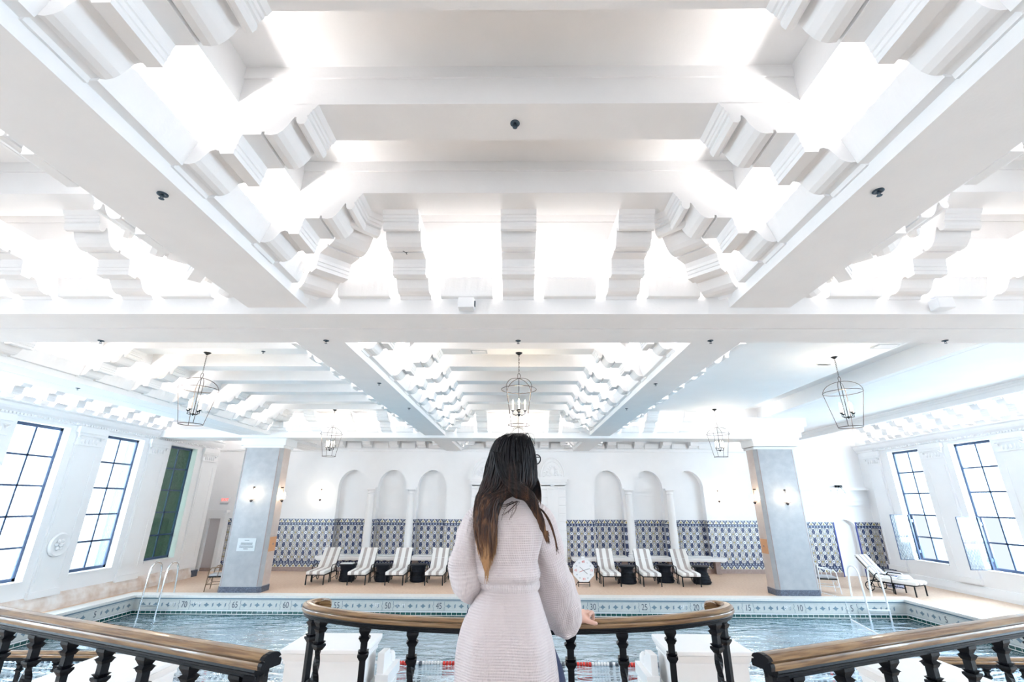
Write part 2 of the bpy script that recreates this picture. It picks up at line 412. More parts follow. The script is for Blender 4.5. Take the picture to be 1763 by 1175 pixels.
# cross beams with a sunk line along the soffit
def cross(y0, y1, z, x0, x1, groove=True):
    b = MB(); g = y0 + (y1-y0)*.46
    if groove:
        b.box(x0, x1, y0, g, z, 5.0); b.box(x0, x1, g+.02, y1, z, 5.0); b.box(x0, x1, g-.01, g+.03, z+.012, 5.0)
    else: b.box(x0, x1, y0, y1, z, 5.0)
    ym = (y0+y1)/2; b.box(x0, x1, ym-.12, ym+.12, 4.99, ZT+.02)
    return b.build('beam', 'plaster', ceil)
cross(YA0, YA1, ZC, -13.3, 15.1); cross(YB0, YB1, ZC, -13.3, 9.4)
# column line beams
for x0, x1, y0, y1 in ((-9.45, -8.4, YA1, YB0), (-9.45, -8.4, Y_BACK, YA0), (8.4, 9.45, Y_BACK, YA0), (-9.45, -8.4, YB1, 20.7)):
    g = (x0+x1)/2 + (.0 if x0 < 0 else 0)
    MB().box(x0, g-.01, y0, y1, ZL, 5.0).box(g+.01, x1, y0, y1, ZL, 5.0).box(g-.02, g+.02, y0, y1, ZL+.012, 5.0).box(g-.2, g+.2, y0, y1, 4.99, ZT+.02).build('beam', 'plaster', ceil)

PROF = [(.02, 4.915), (.035, 4.945), (.08, 4.955), (.085, 4.945), (.12, 4.94), (.16, 4.95), (.195, 4.975), (.225, 5.02), (.25, 5.055), (.285, 5.066), (.31, 5.058), (.325, 5.03),
        (.42, 5.03), (.42, 5.07), (.428, 5.075), (.428, 5.11), (.437, 5.115), (.437, 5.15), (.45, 5.20), (.585, 5.20), (.588, 5.228), (.606, 5.228), (.61, 5.20),
        (.66, 5.195), (.70, 5.205), (.735, 5.235), (.765, 5.28), (.79, 5.335), (.806, 5.362), (.818, 5.362), (.82, 5.335), (.828, 5.31), (.85, 5.297), (.88, 5.30), (.898, 5.325), (.90, 5.355), (.892, 5.375),
        (.908, 5.38), (.912, 5.405), (.922, 5.41), (.927, 5.435), (.94, 5.44), (.965, 5.484)]
def corbel_mesh(name, w, back, ss=1.0):
    pts = [(-back, 4.96)] + [(s*ss, z) for s, z in PROF] + [(-back, 5.484)]
    b = MB().prism(pts, lambda p, t: (p[0], t, p[1]), -w/2, w/2)
    return b
_cache = {}
def corbel(kind, loc, rz):
    k = kind
    if k not in _cache:
        w, back, ss = {'side': (.36, .285, 1), 'end': (.36, .38, 1), 'diag': (.36, .0, 1.35)}[k]
        o = corbel_mesh('corbel', w, back, ss).build('corbel', 'plaster', ceil); _cache[k] = o
        o.location = (loc[0], loc[1], 0); o.rotation_euler = (0, 0, rz); return o
    return inst(_cache[k], ceil, (loc[0], loc[1], 0), rz)
def trough(L, loc, rz):
    k = 't%.2f' % L
    if k not in _cache:
        n = max(6, int(L/.045)); rows = []
        for i in range(n+1):
            y = -L/2 + L*i/n; d = .006*sin(i*2.4)
            rows.append([(0, y, 4.93), (.075, y, 4.93), (.082, y, 4.945), (.145, y, 5.14+d), (.125, y, 5.145+d), (.06, y, 4.96), (0, y, 4.96)])
        b = MB().loft(rows); o = b.build('light_trough', 'plaster', ceil); _cache[k] = o
        o.location = (loc[0], loc[1], 0); o.rotation_euler = (0, 0, rz); return o
    return inst(_cache[k], ceil, (loc[0], loc[1], 0), rz)
def bay(x0, x1, y0, y1, ribs, n_end, sides='LRNF', rib=True, cx=None, power=1.0):
    L, RR = x1-x0, y1-y0; cx = (x0+x1)/2 if cx is None else cx
    for ry in ribs:
        if rib: MB().box(x0-.28, x1+.28, ry, ry+.36, ZR, ZT+.01).build('rib', 'plaster', ceil)
        if rib:
            f = MB()
            for yy, s in ((ry, -1), (ry+.36, 1)):
                f.box(x0+.34, x1-.34, min(yy, yy+s*.012), max(yy, yy+s*.012), 5.73, ZT)
            f.build('fillet', 'plaster', ceil)
        if 'L' in sides: corbel('side', (x0, ry+.18), 0)
        if 'R' in sides: corbel('side', (x1, ry+.18), pi)
    rs = sorted(ribs); gaps = [(rs[i]+.36, rs[i+1]) for i in range(len(rs)-1)]
    if rs[0] - y0 > .9: gaps.append((y0+.42, rs[0]))
    if y1 - rs[-1] - .36 > .6: gaps.append((rs[-1]+.36, y1-.42))
    for a, b in gaps:
        if b-a < .2: continue
        if 'L' in sides: trough(round(b-a, 2), (x0, (a+b)/2), 0)
        if 'R' in sides: trough(round(b-a, 2), (x1, (a+b)/2), pi)
    ap = MB()
    if rib:
        if 'L' in sides: ap.box(x0+.31, x0+.36, y0, y1, 5.5, ZT+.01)
        if 'R' in sides: ap.box(x1-.36, x1-.31, y0, y1, 5.5, ZT+.01)
        if 'F' in sides: ap.box(x0, x1, y1-.36, y1-.31, 5.5, ZT+.01).box(x0+.3, x1-.3, y1-.372, y1-.35, 5.73, ZT+.01)
        if 'N' in sides: ap.box(x0, x1, y0+.31, y0+.36, 5.5, ZT+.01)
        ap.build('apron', 'plaster', ceil)
    sp = 1.19
    xs = [cx + (i-(n_end-1)/2)*sp for i in range(n_end)]
    tx = [(xs[i]+xs[i+1])/2 for i in range(n_end-1)]; tx = [xs[0]-sp/2] + tx + [xs[-1]+sp/2]
    for sd, yy, rz in (('F', y1, -pi/2), ('N', y0, pi/2)):
        if sd not in sides: continue
        for x in xs: corbel('end', (x, yy), rz)
        for x in tx:
            if x-.3 > x0 and x+.3 < x1: trough(.6, (x, yy), rz)
        for x, q in ((x0, 0), (x1, 1)):
            if ('L' if q == 0 else 'R') not in sides: continue
            ang = {('F', 0): -pi/4, ('F', 1): -3*pi/4, ('N', 0): pi/4, ('N', 1): 3*pi/4}[(sd, q)]
            corbel('diag', (x + (.03 if q == 0 else -.03), yy + (-.03 if sd == 'F' else .03)), ang)
    # lamps hidden in the coves
    pw = COVE_W*power; ym = (y0+y1)/2; xm = (x0+x1)/2
    if 'L' in sides: area('cove_lamp', (x0-.10, ym, 5.03), RR, .10, pw*RR, WARM, (1, 0, .95))
    if 'R' in sides: area('cove_lamp', (x1+.10, ym, 5.03), RR, .10, pw*RR, WARM, (-1, 0, .95))
    if 'F' in sides: area('cove_lamp', (xm, y1+.12, 5.03), L, .10, pw*L, WARM, (0, -.9, 1))
    if 'N' in sides: area('cove_lamp', (xm, y0-.12, 5.03), L, .10, pw*L, WARM, (0, .9, 1))
NR = [-1.55, -.51, .53, 1.57, 2.615, 3.65]
FR = [6.75, 8.36, 9.59, 10.83, 12.06, 13.3, 14.52]
ER = [17.62, 18.7, 19.38]
bay(-XI, XI, Y_BACK, YA0, NR, 3, 'LRF', cx=.01)
bay(-8.4, -XO, Y_BACK, YA0, NR, 4, 'LRF', cx=-6.22)
bay(XO, 8.4, Y_BACK, YA0, NR, 4, 'LRF', cx=6.24)
bay(-XI, XI, YA1, YB0, FR, 3, cx=.02)
bay(-8.4, -XO, YA1, YB0, FR, 4, cx=-6.2)
bay(XO, 8.4, YA1, YB0, FR, 4, 'LNF', rib=False, cx=5.0, power=.8)
bay(-XI, XI, YB1, 20.7, [17.5, 19.4], 3, cx=.0, power=.8)
bay(-8.4, -XO, YB1, 20.7, [17.5, 19.4], 4, cx=-6.0, power=.8)
bay(XO, 9.2, YB1, 20.7, [17.5, 19.4], 4, 'LFN', cx=5.9, power=.8)
# flat panel of the far right bay, with a rounded edge, and the flat aisle soffit
pts = [(3.5, 5.49), (7.16, 5.49)] + [(7.16+.14*sin(a*pi/12), 5.49+.14*(1-cos(a*pi/12))) for a in range(1, 7)] + [(7.30, 5.85), (3.5, 5.85)]
MB().prism(pts, lambda p, t: (p[0], t, p[1]), YA1+.31, YB0-.31).build('panel', 'wallp', ceil)
MB().box(8.4, 8.56, YA1, YB0+5, 5.45, ZT+.01).box(8.58, 11.8, YA1, YB0+5, 5.45, ZT+.01).box(8.55, 8.59, YA1, YB0+5, 5.465, ZT).build('soffit', 'wallp', ceil)
MB().box(11.8, 11.88, YA1, 20.6, 5.2, ZT+.01).box(11.74, 11.8, YA1, 20.6, 5.40, 5.45).box(11.77, 11.8, YA1, 20.6, 5.34, 5.40).build('apron', 'wallp', ceil)
# bracket rows above the side wall cornices
def bracket_src(name, dep, z0, z1, w):
    pts = [(0, z0)] + [(s/.965*dep, z0 + (z-4.915)/(5.484-4.915)*(z1-z0)) for s, z in PROF] + [(0, z1)]
    return MB().prism(pts, lambda p, t: (p[0], t, p[1]), -w/2, w/2).build(name, 'wallp', ceil)
bl = bracket_src('bracket', .62, 4.97, 5.6, .24); br = bracket_src('bracket', .75, 5.0, 5.75, .26)
sl = MB().prism([(0, 4.97), (.10, 4.97), (.2, 5.12), (.17, 5.13), (.08, 5.0), (0, 5.0)], lambda p, t: (p[0], t, p[1]), -.17, .17).build('light_trough', 'wallp', ceil)
first = [True, True, True]
for i in range(14):
    y = 7.3 + i*.665*1.28
    if y > 19.2: break
    if i == 0: bl.location = (XL, y, 0)
    else: inst(bl, ceil, (XL, y, 0))
    if i == 0: sl.location = (XL, y+.425, 0)
    else: inst(sl, ceil, (XL, y+.425, 0))
for i in range(16):
    y = 6.6 + i*.80
    if y > 19.6: break
    if i == 0: br.location = (XR, y, 0); br.rotation_euler = (0, 0, pi)
    else: inst(br, ceil, (XR, y, 0), pi)
    inst(sl, ceil, (XR, y+.4, 0), pi)
area('cove_lamp', (XL+.05, 12.8, 5.02), 13.5, .08, 70, WARM, (.25, 0, 1))
area('cove_lamp', (XR-.05, 12.8, 5.06), 13.5, .08, 70, (1, .93, .86), (-.25, 0, 1))
for x0_, x1_ in ((XL+.1, -9.5), (9.6, XR-.1)):
    bx = (x0_+x1_)/2; area('cove_lamp', (bx, 20.55, 5.02), abs(x1_-x0_), .08, 30, WARM, (0, -.25, 1))

# ---- floor with pool opening
PX0, PX1, PY0, PY1 = -11.48, 11.47, 8.2, 15.46
fl = MB()
fl.box(-13.8, PX0, Y_BACK, 21.2, -.3, 0).box(PX1, 15.2, Y_BACK, 21.2, -.3, 0).box(PX0, PX1, PY1, 21.2, -.3, 0).box(PX0, PX1, Y_BACK, PY0, -.3, 0)
floor = struct(fl.build('floor', 'deck'))
struct(MB().box(-3.50, -1.98, PY0, 8.92, -1.9, 0).box(1.98, 3.47, PY0, 8.98, -1.9, 0).build('trim_20', 'wallp'))

# ---- walls with window openings
def wall_windows(name, x, t, wins, z0, z1, y0, y1, outward):
    b = MB(); xa, xb = (x-t, x) if outward < 0 else (x, x+t); y = y0
    for a, c in wins:
        b.box(xa, xb, y, a, 0, ZT); b.box(xa, xb, a, c, 0, z0); b.box(xa, xb, a, c, z1, ZT); y = c
    b.box(xa, xb, y, y1, 0, ZT); return struct(b.build(name, 'wallp'))
WZ0, WZ1 = .79, 4.57
LW = [(11.2-2.66*k, 12.62-2.66*k) for k in range(5, -3, -1) if 11.2-2.66*k < 17.5]
LW = sorted(LW); RW = sorted([(14.27-2.66*k, 15.69-2.66*k) for k in range(6, -2, -1)])
wl = wall_windows('wall_left', XL, .3, LW, WZ0, WZ1, Y_BACK, 19.3, -1)
wr = wall_windows('wall_right', XR, .3, RW, WZ0, WZ1, Y_BACK, 21.2, 1)
struct(MB().box(-13.6, -13.3, 19.3, 21, 0, ZT).box(-13.3, -12.6, 19.1, 19.3, 0, ZT).build('wall_left_alcove', 'wallp'))
FILL_BWX = [(-10.5, -8.5), (-6.6, -4.6), (-1.0, 1.0), (4.6, 6.6), (8.5, 10.5)]  # unseen window openings added behind the camera to bring in fill light
b = MB(); x = -13.8
for a, c in FILL_BWX:
    b.box(x, a, Y_BACK-.3, Y_BACK, 0, ZT).box(a, c, Y_BACK-.3, Y_BACK, 0, 2.2).box(a, c, Y_BACK-.3, Y_BACK, 4.6, ZT); x = c
b.box(x, 15.2, Y_BACK-.3, Y_BACK, 0, ZT); struct(b.build('wall_back', 'wallp'))
for k, (a, c) in enumerate(FILL_BWX):
    e = empty('window_%d' % (30+k), (0, 0, 0)); e['kind'] = 'structure'; f = MB(); y = Y_BACK-.2; m0 = (a+c)/2
    f.box(a, a+.07, y, y+.06, 2.2, 4.6).box(c-.07, c, y, y+.06, 2.2, 4.6).box(a, c, y, y+.06, 2.2, 2.27).box(a, c, y, y+.06, 4.53, 4.6).box(m0-.03, m0+.03, y, y+.06, 2.2, 4.6).box(a, c, y, y+.06, 3.37, 3.43)
    f.build('window_frame', 'navyframe', e)
    area('daylight_fill', (m0, Y_BACK-.5, 3.4), 1.9, 2.3, 20, (.90, .94, 1), (0, 1, .12))  # added fill lamp outside each invented back window

# far wall with six arched niches
NX = [-7.1, -5.39, -3.67, 3.88, 5.6, 7.35]; NW = .62; NS = 3.27; ND = .35; NZ0 = .62
fwm = MB(); y = YW_FAR; x = -13.3
def quad(b, p): b.add(p, [(0, 1, 2, 3)])
ZW = 5.84
for c in NX:
    quad(fwm, [(x, y, 0), (c-NW, y, 0), (c-NW, y, ZW), (x, y, ZW)])
    quad(fwm, [(c-NW, y, 0), (c+NW, y, 0), (c+NW, y, NZ0), (c-NW, y, NZ0)])
    arc = [(c-NW*cos(pi*i/20), NS+NW*1.18*sin(pi*i/20)) for i in range(21)]
    for i in range(20):
        (xa, za), (xb, zb) = arc[i], arc[i+1]
        quad(fwm, [(xa, y, za), (xb, y, zb), (xb, y, ZW), (xa, y, ZW)])
        quad(fwm, [(xa, y, za), (xa, y+ND, za), (xb, y+ND, zb), (xb, y, zb)])
        quad(fwm, [(xa, y+ND, za), (xa, y+ND, NZ0), (xb, y+ND, NZ0), (xb, y+ND, zb)])
    for sx in (-NW, NW): quad(fwm, [(c+sx, y, NZ0), (c+sx, y+ND, NZ0), (c+sx, y+ND, NS), (c+sx, y, NS)])
    quad(fwm, [(c-NW, y, NZ0), (c+NW, y, NZ0), (c+NW, y+ND, NZ0), (c-NW, y+ND, NZ0)])
    x = c+NW
quad(fwm, [(x, y, 0), (10.9, y, 0), (10.9, y, ZW), (x, y, ZW)])
fwm.box(-13.3, 10.9, y+.4, y+.5, 0, ZW)
wfar = struct(fwm.build('wall_far', 'wallp'))
YF2 = 19.95
wf2 = MB().box(10.9, 11.0, YF2, 20.9, 0, ZW).box(10.9, 12.72, YF2, YF2+.2, 0, ZW).box(13.6, 15.2, YF2, YF2+.2, 0, ZW)
DCX, DW2, DZ = 13.16, .44, 1.72
for i in range(12):
    a0, a1 = pi*i/12, pi*(i+1)/12; xa, za, xb, zb = DCX-DW2*cos(a0), DZ+.36*sin(a0), DCX-DW2*cos(a1), DZ+.36*sin(a1)
    wf2.prism([(xa, za), (xb, zb), (xb, ZW), (xa, ZW)], lambda p, t: (p[0], t, p[1]), YF2, YF2+.2)
wf2.box(12.6, 13.7, YF2+.19, YF2+.25, 0, 2.2)
wf2 = struct(wf2.build('wall_far_right', 'wallp'))
# top mouldings of far and side walls
def cornice(pts, axis, a, b, name, parent_name='wallp'):
    f = (lambda p, t: (t, YW_FAR - p[0], p[1])) if axis == 'x' else ((lambda p, t: (XL + p[0], t, p[1])) if axis == 'l' else (lambda p, t: (XR - p[0], t, p[1])))
    return struct(MB().prism(pts, f, a, b).build(name, parent_name))
CP = [(0, 4.66), (.05, 4.68), (.05, 4.74), (.11, 4.80), (.14, 4.86), (.14, 4.93), (.20, 4.96), (.20, 5.0), (0, 5.0)]
cornice([(0, 4.78), (.04, 4.79), (.06, 4.84), (.06, 4.9), (0, 4.9)], 'x', -13.3, 10.9, 'trim_1')
c2 = cornice(CP, 'l', Y_BACK, 19.3, 'trim_2'); c3 = cornice(CP, 'r', Y_BACK, 19.95, 'trim_3')
for nm, par, f in (('l', c2, lambda y: (XL+.0, XL+.085, y)), ('r', c3, lambda y: (XR-.085, XR, y))):
    b = MB(); y = 6.
    while y < 19: xa, xb, yy = f(y); b.box(xa, xb, yy, yy+.045, 4.69, 4.735); y += .09
    b.build('dentils', 'wallp', par, kind='stuff')
# pilasters between windows
def pilasters(par, x, sg, gaps):
    for a, c in gaps:
        w = c-a
        if w < .5: continue
        m0 = (a+c)/2; hw = min(.40, w/2-.1)
        xs = sorted((x, x+sg*.05)); xs2 = sorted((x, x+sg*.09)); xs3 = sorted((x, x+sg*.12))
        b = MB().box(*xs, m0-hw, m0+hw, 0.34, 4.45).box(*xs2, m0-hw-.03, m0+hw+.03, 4.16, 4.20).box(*xs2, m0-hw-.02, m0+hw+.02, 4.42, 4.50).box(*xs3, m0-hw-.06, m0+hw+.06, 4.50, 4.66)
        b.box(*xs2, m0-hw-.04, m0+hw+.04, .34, .5)
        for e in (-1, 1):
            b.tube([(x+sg*.06, m0+e*(hw-.03), 4.44), (x+sg*.1, m0+e*(hw+.03), 4.40), (x+sg*.06, m0+e*(hw-.05), 4.34), (x+sg*.1, m0+e*(hw-.1), 4.40)], .022, 6)
        for k in range(5):
            b.sphere((x+sg*.06, m0-.24+.12*k, 4.28), .05, 8, 5, sc=(.6, .8, 1.5))
        # frame of a long sunk panel
        for e in (-1, 1): b.box(*sorted((x+sg*.05, x+sg*.062)), m0+e*(hw-.07)-.015, m0+e*(hw-.07)+.015, .7, 3.95)
        b.build('pilaster', 'wallp', par)
gl_ = [(LW[i][1], LW[i+1][0]) for i in range(len(LW)-1)] + [(LW[-1][1]+.12, 19.28)]
gr_ = [(RW[i][1], RW[i+1][0]) for i in range(len(RW)-1)] + [(RW[-1][1], 19.95)]
pilasters(wl, XL, 1, gl_); pilasters(wr, XR, -1, gr_)
struct(MB().prism([(0, 0), (.16, 0), (.15, .12), (.10, .26), (.03, .36), (0, .38)], lambda p, t: (XL+p[0], t, p[1]), Y_BACK, 18.9).build('baseboard_left', 'curb', smooth=False))
struct(MB().prism([(0, 0), (.10, 0), (.09, .1), (.03, .28), (0, .3)], lambda p, t: (XR-p[0], t, p[1]), Y_BACK, 19.9).build('baseboard_right', 'wallp'))
MB().box(XL-.02, XL+.10, 19.0, 19.32, 0, .22).build('plinth', 'darkbase', wl)

# ---- windows
def window(n, x, sg, y0, y1, label_open=False, detail=True, gm='glass'):
    g = x - sg*.26
    e = empty('window_%d' % n, (0, 0, 0)); e['kind'] = 'structure'
    t = .075; xs = sorted((g, g+sg*.06)); xm = sorted((g+sg*.01, g+sg*.045))
    f = MB(); f.box(*xs, y0, y0+t, WZ0, WZ1).box(*xs, y1-t, y1, WZ0, WZ1).box(*xs, y0, y1, WZ0, WZ0+t).box(*xs, y0, y1, WZ1-t, WZ1)
    ym = (y0+y1)/2; rows = [WZ0+t/2 + (WZ1-WZ0-t)*i/5 for i in range(6)]
    if not detail:
        f.box(*xm, ym-.014, ym+.014, WZ0, WZ1)
        for z in rows[1:-1]: f.box(*xm, y0, y1, z-.014, z+.014)
        f.build('window_frame', 'navyframe', e); MB().box(g+sg*.02, g+sg*.024, y0, y1, WZ0, WZ1).build('pane', 'glass', e); return e
    f.build('window_frame', 'navyframe', e)
    MB().box(*xm, ym-.022, ym+.022, WZ0+t, WZ1-t).build('mullion', 'navyframe', e)
    for z in rows[1:-1]: MB().box(*xm, y0+t, y1-t, z-.022, z+.022).build('muntin', 'navyframe', e)
    for r in range(5):
        for cidx in range(2):
            if label_open and r < 2 and cidx == 1: continue
            ya, yb = (y0+t, ym-.013) if cidx == 0 else (ym+.013, y1-t)
            MB().box(*sorted((g+sg*.02, g+sg*.026)), ya, yb, rows[r]+.012, rows[r+1]-.012).build('pane', gm, e)
    MB().box(*sorted((x-sg*.24, x+sg*.03)), y0-.0, y1+.0, WZ0-.035, WZ0-.001).build('window_sill', 'wallp', e)
    if label_open:   # casement swung into the room, hinged at the far jamb
        z0, z1 = rows[0], rows[2]; wd = .70; yy = y1-.30
        s_ = MB(); xa = x-.02 if sg < 0 else x+.02; xb = xa + sg*wd
        X0, X1 = min(xa, xb), max(xa, xb)
        for z in (z0, z1, (z0+z1)/2): s_.box(X0, X1, yy-.010, yy+.010, z-.010, z+.010)
        s_.box(X0, X0+.02, yy-.012, yy+.012, z0, z1).box(X1-.05, X1, yy-.03, yy+.03, z0, z1)
        sash = s_.build('open_sash', 'navyframe', e)
        MB().box(X0+.02, X1-.04, yy-.003, yy+.003, z0+.01, (z0+z1)/2-.01).build('pane', 'glass', sash)
        MB().box(X0+.02, X1-.04, yy-.003, yy+.003, (z0+z1)/2+.01, z1-.01).build('pane', 'glass', sash)
        h = MB()
        for z in (z0+.25, z1-.2): h.box(*sorted((g, g+sg*.12)), y1-.14, y1-.05, z-.05, z+.05)
        h.box(*sorted((g, g+sg*.05)), y1-.16, y1-.10, z0, z1)
        h.build('casement_stay', 'navyframe', e)
    return e
wn = 1
for i, (a, c) in enumerate(LW): window(wn, XL, 1, a, c, detail=c > 11, gm='greenglass' if a > 16 else 'glass'); wn += 1
for i, (a, c) in enumerate(RW): window(wn, XR, -1, a, c, label_open=(a > 13), detail=c > 13); wn += 1
for sg, x, ws, pw, colr in ((1, XL-1.2, LW, DAY_L, (.78, .89, 1)), (-1, XR+1.2, RW, DAY_R, COOL)):
    for i, (a, c) in enumerate(ws):
        k = .05 if (sg > 0 and a > 16) else 1
        area('daylight_fill', (x-sg*.6, (a+c)/2-2.3, 3.2), 1.6, 4.0, pw*k, colr, (sg, 1.0, -.12))
# ivy outside the third left window
b = MB()
for i in range(2600):
    yy = random.uniform(15.9, 18.9); zz = random.uniform(.2, 5.2); xx = -13.12+random.uniform(-.16, .06)
    a = random.uniform(0, 2*pi); tl = random.uniform(-.6, .6); r = random.uniform(.05, .10)
    d1 = Vector((sin(tl), cos(a)*cos(tl), sin(a)*cos(tl)))*r; d2 = Vector((random.uniform(-.4, .4), -sin(a), cos(a)))*r*.5; p = Vector((xx, yy, zz))
    b.add([p-d1, p+d2, p+d1, p-d2], [(0, 1, 2, 3)])
b.box(-13.3, -13.28, 15.8, 18.95, 0, 5.3)
tag(b.build('ivy', 'leaf', kind='stuff'), 'dark green ivy pressing against the third window on the left wall', 'plant')

# ---- far wall: tile dado, base, bench, small columns, portal
dd = MB()
segs = []; x = -13.2
for c in NX: segs.append((x, c-NW)); x = c+NW
segs.append((x, 10.9))
for a, c in segs:
    for lo, hi in ((-13.2, -12.28), (-2.0, -.82), (.85, 2.13)): pass
    dd.box(max(a, -12.2), c, YW_FAR-.018, YW_FAR, .16, 2.0) if c > -12.2 else None
for c in NX: dd.box(c-NW, c+NW, YW_FAR+ND-.018, YW_FAR+ND, NZ0, 2.0); dd.box(c-NW, c+NW, YW_FAR-.018, YW_FAR, .16, NZ0-.07)
dd.box(11.66, 12.68, YF2-.018, YF2, .16, 1.98).box(13.62, XR, YF2-.018, YF2, .16, 1.98).box(XR-.016, XR, 19.35, YF2, .16, 1.98)
dd.box(-13.3, -12.9, YW_FAR-.018, YW_FAR, .16, .17)
for c in NX:
    for s in (-1, 1): dd.box(*sorted((c+s*NW, c+s*(NW-.012))), YW_FAR, YW_FAR+ND, NZ0, 2.0)
dd.build('tile_dado', 'tile', wfar)
bb = MB().box(-12.2, 10.9, YW_FAR-.03, YW_FAR, 0, .16).box(11.3, 12.7, YF2-.03, YF2, 0, .16).box(13.62, XR, YF2-.03, YF2, 0, .16)
struct(bb.build('baseboard_far', 'brownbase'))
MB().box(12.70, 12.74, YF2-.03, YF2+.02, 0, 1.98).box(13.58, 13.62, YF2-.03, YF2+.02, 0, 1.98).build('edge_tile', mat('cobalt edge tile', (.03, .05, .28), .3), wf2)
for i, (xa, xb) in enumerate(((-8.14, -2.02), (2.2, 8.38))):
    e = empty('bench', ((xa+xb)/2, 20.45, 0), ('left' if i == 0 else 'right')+' long white stone bench shelf under the '+('left' if i == 0 else 'right')+' three niches', 'bench')
    h = (xb-xa)/2
    MB().box(-h, h, -.27, .24, .52, .60).box(-h+.03, h-.03, -.23, .24, .47, .52).build('seat', 'wallp', e, bevel=.01)
    for k in range(4):
        xx = -h+.3+(2*h-.6)*k/3; MB().box(xx-.1, xx+.1, -.02, .24, 0, .47).build('support', 'brownbase', e)
def nichecol(x, lab):
    e = empty('niche_column', (x, 20.62, .6), lab, 'column')
    MB().lathe([(.20, 0), (.20, .06), (.17, .08), (.19, .12), (.16, .15)], 20).build('base', 'wallp', e, smooth=True)
    MB().lathe([(.155, .15), (.16, .9), (.135, 2.42)], 20, cap=True).build('shaft', 'wallp', e, smooth=True)
    MB().lathe([(.135, 2.42), (.155, 2.44), (.14, 2.47), (.14, 2.53), (.19, 2.58)], 20).box(-.22, .22, -.2, .2, 2.58, 2.66).build('capital', 'wallp', e, smooth=True)
for x, l in ((-6.25, 'slim white column on the left bench, first from the left'), (-4.53, 'slim white column on the left bench, second from the left'),
             (4.74, 'slim white column on the right bench, nearer the woman'), (6.48, 'slim white column on the right bench, farther from the woman')): nichecol(x, l)
# portal wings with shell lunettes
por = empty('portal', (.09, 20.5, 0), 'white carved stone portal with shell lunettes behind the woman', 'portal')
for sg, cx_ in ((-1, -1.50), (1, 1.42)):
    for k in range(11):
        z = .32*k; MB().box(cx_-.52, cx_+.52, -.10, .2, z+.012, z+.308).build('stone', 'wallp', por, bevel=.012)
    MB().box(cx_-.50, cx_+.50, -.07, .2, 0, 3.5).build('backing', 'wallp', por)
    MB().box(cx_-.20, cx_+.20, -.13, -.1, .4, 3.2).box(cx_-.24, cx_-.20, -.15, -.1, .4, 3.3).box(cx_+.20, cx_+.24, -.15, -.1, .4, 3.3).build('panel', 'wallp', por)
    MB().box(cx_-.55, cx_+.55, -.12, .2, 3.42, 3.50).box(cx_-.60, cx_+.60, -.18, .2, 3.50, 3.58).box(cx_-.66, cx_+.66, -.24, .2, 3.60, 3.70).box(cx_-.62, cx_+.62, -.2, .2, 3.58, 3.61).box(cx_-.56, cx_+.56, -.1, .2, 3.34, 3.38).box(cx_-.1, cx_+.06, -.16, -.1, 3.30, 3.40).build('cornice', 'wallp', por)
    l = MB(); pr = [(cx_-.52*cos(pi*i/20), 3.7+.82*sin(pi*i/20)) for i in range(21)]
    l.prism(pr, lambda p, t: (p[0], t, p[1]), .02, .2)
    for rr, q in ((.51, .035), (.42, .02)):
        l.tube([(cx_-rr*cos(pi*i/20), .0, 3.7+rr*1.57*sin(pi*i/20)) for i in range(21)], q, 6)
    l.build('lunette', 'wallp', por, smooth=True)
    o = MB()
    for k in range(9):
        a = pi*(k+.5)/9; o.sphere((cx_+.25*cos(a), .0, 3.75+.42*sin(a)), .055, 8, 6, sc=(1, .6, 1))
    o.sphere((cx_, -.02, 3.92), .11, 10, 8, sc=(.8, .5, 1.4))
    for k in range(14): o.sphere((cx_+random.uniform(-.4, .4), .0, 3.76+random.uniform(0, .2)), .04, 7, 5, sc=(1.4, .5, 1))
    o.build('ornament', 'wallp', por, smooth=True)
MB().box(-.95, .90, -.1, .2, 3.42, 3.7).box(-1.0, .92, .0, .2, 0, 3.42).build('lintel', 'wallp', por)
# far left doorway
dr = empty('door_1', (0, 0, 0)); dr['kind'] = 'structure'
MB().box(-13.02, -12.94, 20.50, 20.7, 0, 2.05).box(-12.44, -12.28, 20.50, 20.7, 0, 2.05).box(-13.08, -12.26, 20.47, 20.7, 2.0, 2.16).box(-13.14, -12.2, 20.43, 20.7, 2.24, 2.34).box(-13.04, -12.3, 20.46, 20.7, 2.16, 2.24).build('door_frame', 'wallp', dr)
MB().box(-12.94, -12.44, 20.62, 20.69, .06, 2.0).build('door_leaf', mat('grey lilac door', (.60, .57, .58), .6), dr)
MB().box(-12.94, -12.44, 20.58, 20.7, 0, .12).build('threshold', 'brownbase', dr)
sgn = empty('exit_sign', (-12.5, 20.66, 2.72), 'small red and white exit sign above the far left doorway', 'sign')
MB().box(-.19, .19, -.02, .03, -.10, .12).build('housing', 'whitem', sgn, bevel=.01)
text_mesh('EXIT', .15, 'exit', 'lettering', sgn, Matrix.Translation((0, -.022, .02)) @ Matrix.Rotation(pi/2, 4, 'X'), .003)
MB().box(-.17, .17, -.05, -.02, -.17, -.11).build('lamp_box', 'greyvent', sgn)
tag(MB().box(XL, XL+.04, 18.55, 18.72, 1.42, 1.54).build('wall_control', 'blackgrout'), 'small dark control panel on the left wall beside the doorway', 'control panel')
# wall rosette
ro = empty('wall_rosette', (XL+.055, 13.24, 1.58), 'white moulded plaster rosette between the first two left windows', 'ornament')
MB().lathe([(.30, .0), (.30, .03), (.27, .06), (.23, .05), (.2, .03), (.0, .03)], 28, axis='x', cap=False).build('ring', 'wallp', ro, smooth=True)
o = MB()
for k in range(6): a = k*pi/3; o.sphere((.05, .10*cos(a), .10*sin(a)), .05, 8, 6, sc=(.6, 1, 1))
o.sphere((.07, 0, 0), .05).build('flower', 'wallp', ro, smooth=True)
for k in (0,):
    pass
